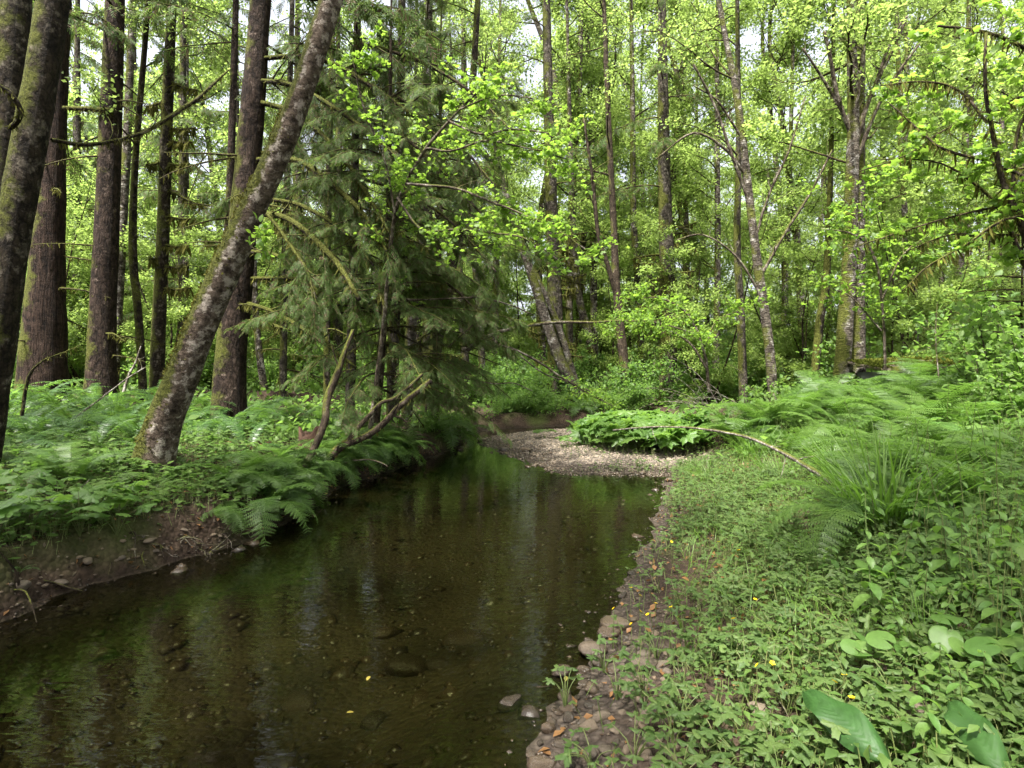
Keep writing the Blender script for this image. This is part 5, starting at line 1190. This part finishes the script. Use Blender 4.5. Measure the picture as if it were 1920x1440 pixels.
# glossy big leaves at the bottom
def big_leaf(nl=56, nw=7):
    t = np.linspace(0, 1, nl + 1); w = (np.sin(np.pi * np.clip(t, 0, 1) ** 0.72) ** 0.75 * 0.96 + 0.02) * 0.18; V = []
    for k in range(-nw, nw + 1):
        u = k / nw; x = t + 0.10 * abs(u) * np.sin(np.pi * t); vein = np.cos((t - 0.16 * abs(u)) * 2 * np.pi * 15)
        z = -0.35 * (t - 0.35) ** 2 - 0.05 * u * u + 0.10 * abs(u) * w + 0.011 * vein * np.sin(np.pi * abs(u)) + 0.045 * np.sin(t * 11 + 2 * u) * abs(u) ** 1.5
        V.append(np.stack([x, u * w, z], -1))
    V = np.concatenate(V); V -= V[(nw) * (nl + 1)]; m = 2 * nw; i_ = (np.arange(m)[:, None] * (nl + 1) + np.arange(nl)[None]).ravel()
    return mesh_np('leaf', V, [np.stack([i_, i_ + 1, i_ + nl + 2, i_ + nl + 1], -1)], MT['skunk'], True)
SK = big_leaf()
for (bx, by), (tx, ty), lab in [((1665, 1440), (1452, 1345), 'big glossy dark leaf lying over the stones at bottom right'), ((1880, 1445), (1735, 1330), 'second big glossy leaf at the bottom right beside the brown stone')]:
    b = hit(bx, by, 0.13); e = hit(tx, ty, 0.10); root = thing('skunk_cabbage', lab, 'plant', (b[0], b[1], b[2] - 0.13)); v = e - b
    link('leaf', SK, root, (0, 0, 0.13), (-0.45, -0.18, math.atan2(v[1], v[0])), float(np.linalg.norm(v)) * 0.72)
    mb = MB(); tube(mb, crom(np.array([[0.03, 0, -0.02], [0.02, 0, 0.06], [0, 0, 0.13]]), 5), 0.009, 5); link('stem', mb.mesh('stem', MT['stem']), root)

# buttercup carpet, nearest plants as individuals
def shore_pt(ymin, ymax, tmin, tmax):
    while True:
        y = U(ymin, ymax); x = U(0.0, min(y * 0.92 + 0.3, 6.5)); t = water_sd(np.array([x]), np.array([y]))[0]
        if tmin < t < tmax and (x > 0.2): return x, y, t
def barefac(x, y, t):
    return fbm(np.array([[x * 1.6, y * 1.6, 0]]), 44)[0]
k = 0
while k < 230:
    x, y, t = shore_pt(1.35, 3.7, 0.05, 2.0)
    if RNG.random() > 0.10 + 0.9 * sm(0.15, 0.75, t): continue
    k += 1
    stalk_plant('buttercup', 'creeping buttercup plant in the near right bank carpet', 'plant', 'buttercup plants of the near right bank', x, y, BUTT, 6, 0.062, U(0.07, 0.2), 0.11)
mbl = MB(); mbs = MB()
def cover_leaves(n, pts_fn, meshes_tpl, lsz, h0, h1, target, stems=None):
    pts = np.array([pts_fn() for _ in range(n)]); z = np.maximum(terrain(pts[:, 0], pts[:, 1]), 0)
    for k, tp in enumerate(meshes_tpl):
        i = np.arange(n) % len(meshes_tpl) == k; m = i.sum(); a = U(0, 6.28, m)
        d = np.stack([np.cos(a), np.sin(a), U(-0.35, 0.15, m)], -1); nr = np.array([0, 0, 1.0]) + RNG.normal(size=(m, 3)) * 0.3
        hh = U(h0, h1, m); pos = np.stack([pts[i, 0], pts[i, 1], z[i] + hh], -1)
        target.inst(tp, frames(d, nr) * (lsz * U(0.6, 1.3, m))[:, None, None], pos)
        if stems is not None:
            b = pos + np.stack([U(-.05, .05, m), U(-.05, .05, m), -hh], -1); w = np.array([0.0018, 0, 0])
            V = np.stack([b - w, b + w, pos + w, pos - w], 1).reshape(-1, 3); Q = np.arange(m * 4).reshape(-1, 4); stems.add(V, None, Q)
bt = [palmate(3, 0.62 + 0.06 * q, 13, 2.3, -0.35, 0.03, 1.1, 0.25, True) for q in range(3)]
def ptA():
    x, y, t = shore_pt(1.3, 8.5, -0.02, 3.0)
    while RNG.random() > 0.04 + sm(0.2 if y < 3.8 else 0.0, 0.9 if y < 3.8 else 0.35, t) * (0.10 + 0.90 * sm(0.40, 0.54, barefac(x, y, t))): x, y, t = shore_pt(1.3, 8.5, -0.02, 3.0)
    return x, y
cover_leaves(14000, ptA, bt, 0.056, 0.02, 0.17, mbl, mbs)
kind(link('buttercup_carpet', mbl.mesh('buttercup_carpet', MT['buttercup'])), 'stuff', 'low buttercup leaves carpeting the right bank')
kind(link('buttercup_stalks', mbs.mesh('buttercup_stalks', MT['stem'])), 'stuff', 'thin stalks of the buttercup carpet')
# taller weeds with paired oval leaves
def weed(x, y, label, group, hgt, lsz, npair=5, meshes=OVAL):
    zz = gz(x, y); root = thing('nettle', label, 'plant', (x, y, zz), group); mb = MB(); ln = twig_line((0, 0, -0.01), (U(-.15, .15), U(-.15, .15), 1), hgt, 6, 0, 0.06); tube(mb, ln, np.linspace(0.004, 0.002, 6), 4, cap=False)
    link('stem', mb.mesh('stem', MT['stem']), root)
    for j in range(npair):
        u = (0.3 + 0.68 * j / (npair - 1)) * 5; i = min(int(u), 4); p = ln[i] + (ln[i + 1] - ln[i]) * (u - i); a = j * 1.57 + U(-.3, .3)
        for s_ in (0, math.pi): link('leaf', meshes[int(U(0, len(meshes)))], root, tuple(p), (U(-.25, .25), U(-0.1, 0.35), a + s_), lsz * (1.2 - 0.12 * j) * U(0.8, 1.15))
for k in range(130):
    while True:
        y = U(1.7, 5.8); x = U(0.9, y * 0.92 + 0.3); t = water_sd(np.array([x]), np.array([y]))[0]
        if t > 1.35 + 0.5 * U(-1, 1) and x / y * F + 960 > 1500 + 90 * U(-1, 1): break
    weed(x, y, 'leafy nettle stem in the green tangle of the right bank', 'nettles of the right bank', U(0.2, 0.45), U(0.05, 0.085), 6)
for k in range(46):
    y = U(2.6, 6.5); x = y * U(0.60, 0.92)
    weed(x, y, 'tall leafy nettle near the right edge', 'tall nettles near the right edge', U(0.5, 0.9), U(0.07, 0.105), 9)
for k in range(14):
    y = U(2.0, 5.0); x = y * U(0.55, 0.9)
    stalk_plant('youth_on_age', 'low plant with rounded bright leaves on the right bank', 'plant', 'round leaved plants of the right bank', x, y, ROUND, 9, 0.085, 0.2, 0.16, tilt=0.6)
mb = MB(); ms_ = MB(); ov = [blade(1.0, 0.45, 2, 0.4, 0.3), blade(1.0, 0.55, 2, 0.6, 0.25)]
def ptB():
    while True:
        y = U(1.5, 10.5); x = U(0.8, y * 0.95 + 0.3); t = water_sd(np.array([x]), np.array([y]))[0]
        if lo < t + 0.6 * U(-1, 1) < hi and (y < 4 or t > 0.3): return x, y
lo, hi = 2.2, 99; cover_leaves(9000, ptB, ov, 0.07, 0.04, 0.42, mb, ms_)
lo, hi = 1.0, 2.4; cover_leaves(5000, ptB, ov, 0.05, 0.03, 0.17, mb, ms_)
kind(link('undergrowth', mb.mesh('undergrowth', MT['cover'])), 'stuff', 'mixed leafy undergrowth on the right bank'); kind(link('undergrowth_stalks', ms_.mesh('undergrowth_stalks', MT['stem'])), 'stuff', 'stalks of the right bank undergrowth')
# left bank cover
mb = MB(); ms_ = MB(); rd = [palmate(3, 0.35, 13, 2.6, -0.3, 0.02, lite=True), palmate(1, 0.08, 11, 2.8, -0.25, 0.02, lite=True)]
def ptC():
    while True:
        y = U(3.6, 9.5); x = U(-y * 0.95 - 0.3, -1.6); t = water_sd(np.array([x]), np.array([y]))[0]
        if t > 0.10 + 0.1 * U(-1, 1) + 0.16 * (y < 5.0): return x, y
cover_leaves(11000, ptC, rd, 0.06, 0.02, 0.17, mb, ms_)
kind(link('wood_sorrel', mb.mesh('wood_sorrel', MT['cover'])), 'stuff', 'low round leaved ground cover on the left bank'); kind(link('wood_sorrel_stalks', ms_.mesh('wood_sorrel_stalks', MT['stem'])), 'stuff', 'stalks of the left bank ground cover')
# forest floor leaves further back
mb = MB(); n = 32000; y = 8 + 42 * RNG.random(n) ** 1.4; x = U(-1, 1, n) * (y * 0.95 + 2); t = water_sd(x, y); ok = (t > 0.35) & (bar_w(x, y) < 0.2); x, y = x[ok], y[ok]
hgt = U(0.02, 0.5, len(x)) * fbm(np.stack([x * 0.5, y * 0.5, 0 * x], -1), 8); scatter_leaves(mb, np.stack([x, y, terrain(x, y) + hgt], -1), rand_unit(len(x)), U(0.08, 0.2, len(x)) * (0.8 + y / 60), LEAF4, 0.7)
kind(link('forest_floor_leaves', mb.mesh('forest_floor_leaves', MT['shrub_leaf'])), 'stuff', 'low leafy growth over the forest floor')
# leaf litter on the banks
mb = MB(); n = 10000; x = U(-5, 4, n); y = U(2, 10, n); t = water_sd(x, y); ok = (t > 0.02) & (bar_w(x, y) < 0.2); x, y = x[ok], y[ok]
scatter_leaves(mb, np.stack([x, y, terrain(x, y) + 0.006], -1), rand_unit(len(x)), U(0.02, 0.06, len(x)), LEAF4, 0.8)
kind(link('leaf_litter', mb.mesh('leaf_litter', MT['brown_leaf'])), 'stuff', 'brown leaf litter on both banks')

# ------------------------------------------------------------------ grass
BLD = [tpl_mesh('blade', [blade(1.0, 0.022, 9, 0.2 + 0.3 * k, 0.6, lambda t: (1 - t ** 2.2) * 0.9 + 0.05)], MT['grass']) for k in range(4)]
def clump(px, py, n, L, label, wid=1.0, spread=0.12):
    n = int(n * 1.8)
    h = hit(px, py); root = thing('grass_clump', label, 'grass', tuple(h))
    for k in range(n):
        a = U(0, 6.28); rr = spread * math.sqrt(U(0, 1))
        s = L * U(0.55, 1.15); link('blade', BLD[int(U(0, 4))], root, (math.cos(a) * rr, math.sin(a) * rr, -0.01), (0, -U(1.0, 1.5), a + U(-.6, .6)), (s, s * wid * 0.75, s))
clump(1660, 1000, 70, 0.85, 'tall grass clump in the middle of the right bank', 1.0, 0.2)
clump(1620, 930, 46, 0.75, 'tall grass clump just behind the front one on the right bank', 1.0, 0.2)
clump(1560, 890, 40, 0.6, 'grass clump by the root end of the fallen branch', 1.0, 0.2)
clump(1330, 905, 34, 0.42, 'grass tuft at the pool corner by the gravel bar', 1.0, 0.12)
clump(1460, 900, 34, 0.5, 'grass tuft beneath the fallen branch', 1.0, 0.2)
clump(1740, 1230, 60, 0.3, 'fine grass tuft near the bottom right', 0.8, 0.08)
clump(1530, 1060, 30, 0.35, 'small grass tuft in the buttercup carpet', 0.9, 0.1)
clump(1900, 950, 40, 0.8, 'tall grass clump at the right edge', 1.0, 0.2)
clump(1420, 860, 40, 0.6, 'grass clump at the far end of the right bank', 1.0, 0.25)
mb = MB(); n = 2600
y = U(2.6, 10, n); x = U(0.3, 1, n) * (y * 0.95); t = water_sd(x, y); ok = (t > 0.35) & (bar_w(x, y) < 0.4); x, y = x[ok], y[ok]; a = U(0, 6.28, len(x)); z = terrain(x, y)
bl = blade(1.0, 0.02, 4, 0.9, 0.4, lambda t: (1 - t ** 2) * 0.9 + 0.05)
d_ = np.stack([np.cos(a) * 0.5, np.sin(a) * 0.5, U(0.8, 1.6, len(x))], -1); nr = np.stack([-np.cos(a), -np.sin(a), np.full(len(x), 0.4)], -1)
mb.inst(bl, frames(d_, nr) * U(0.12, 0.36, len(x))[:, None, None], np.stack([x, y, z - 0.005], -1))
kind(link('grass', mb.mesh('grass', MT['grass'])), 'stuff', 'loose grass blades among the right bank plants')

# ------------------------------------------------------------------ flowers and fallen leaves
PET = MB()
for k in range(5):
    V, T, Q = blade(0.5, 0.42, 3, -0.3, 0.25); a = k * 6.283 / 5; R_ = np.array([[math.cos(a), -math.sin(a), 0], [math.sin(a), math.cos(a), 0], [0, 0, 1]]); PET.add(V @ R_.T, T, Q)
PETM = PET.mesh('petals', MT['petal'])
for px, py in [(1183, 1103), (1200, 1116), (1230, 1133), (1150, 1142), (1201, 1147), (1214, 1153), (1258, 1142), (1259, 1016), (1183, 1174), (1347, 1019), (1385, 1033), (1416, 1126), (1419, 1252), (1448, 1246), (1344, 1280), (1565, 1278), (1583, 1268), (1597, 1314), (1375, 1160)]:
    h = hit(px, py, 0.16); root = thing('buttercup_flower', 'yellow buttercup flower on a thin stalk over the right bank carpet', 'flower', (h[0], h[1], h[2] - 0.16), 'buttercup flowers of the right bank')
    link('petals', PETM, root, (0, 0, 0.16), (U(-.5, .5) + 0.4, U(-.5, .5), U(0, 6)), 0.024); mb = MB(); tube(mb, twig_line((0, 0, -0.01), (0, 0, 1), 0.17, 4, 0, 0.02), 0.0015, 3); link('stalk', mb.mesh('stalk', MT['stem']), root)
FL = tpl_mesh('fallen_leaf', [blade(1.0, 0.6, 5, 0.15, 0.2)], MT['dead_leaf'])
for px, py, s in [(693, 1277, 0.06), (1062, 1272, 0.07), (1172, 1212, 0.06), (650, 1345, 0.06), (950, 850, 0.12)]:
    h = hit(px, py); tag(link('fallen_leaf', FL, None, (h[0], h[1], max(h[2], 0) + 0.008), (U(-.1, .1), U(-.1, .1), U(0, 6.28)), s * 0.5), 'yellow fallen leaf floating on or beside the near pool', 'leaf', 'yellow fallen leaves')
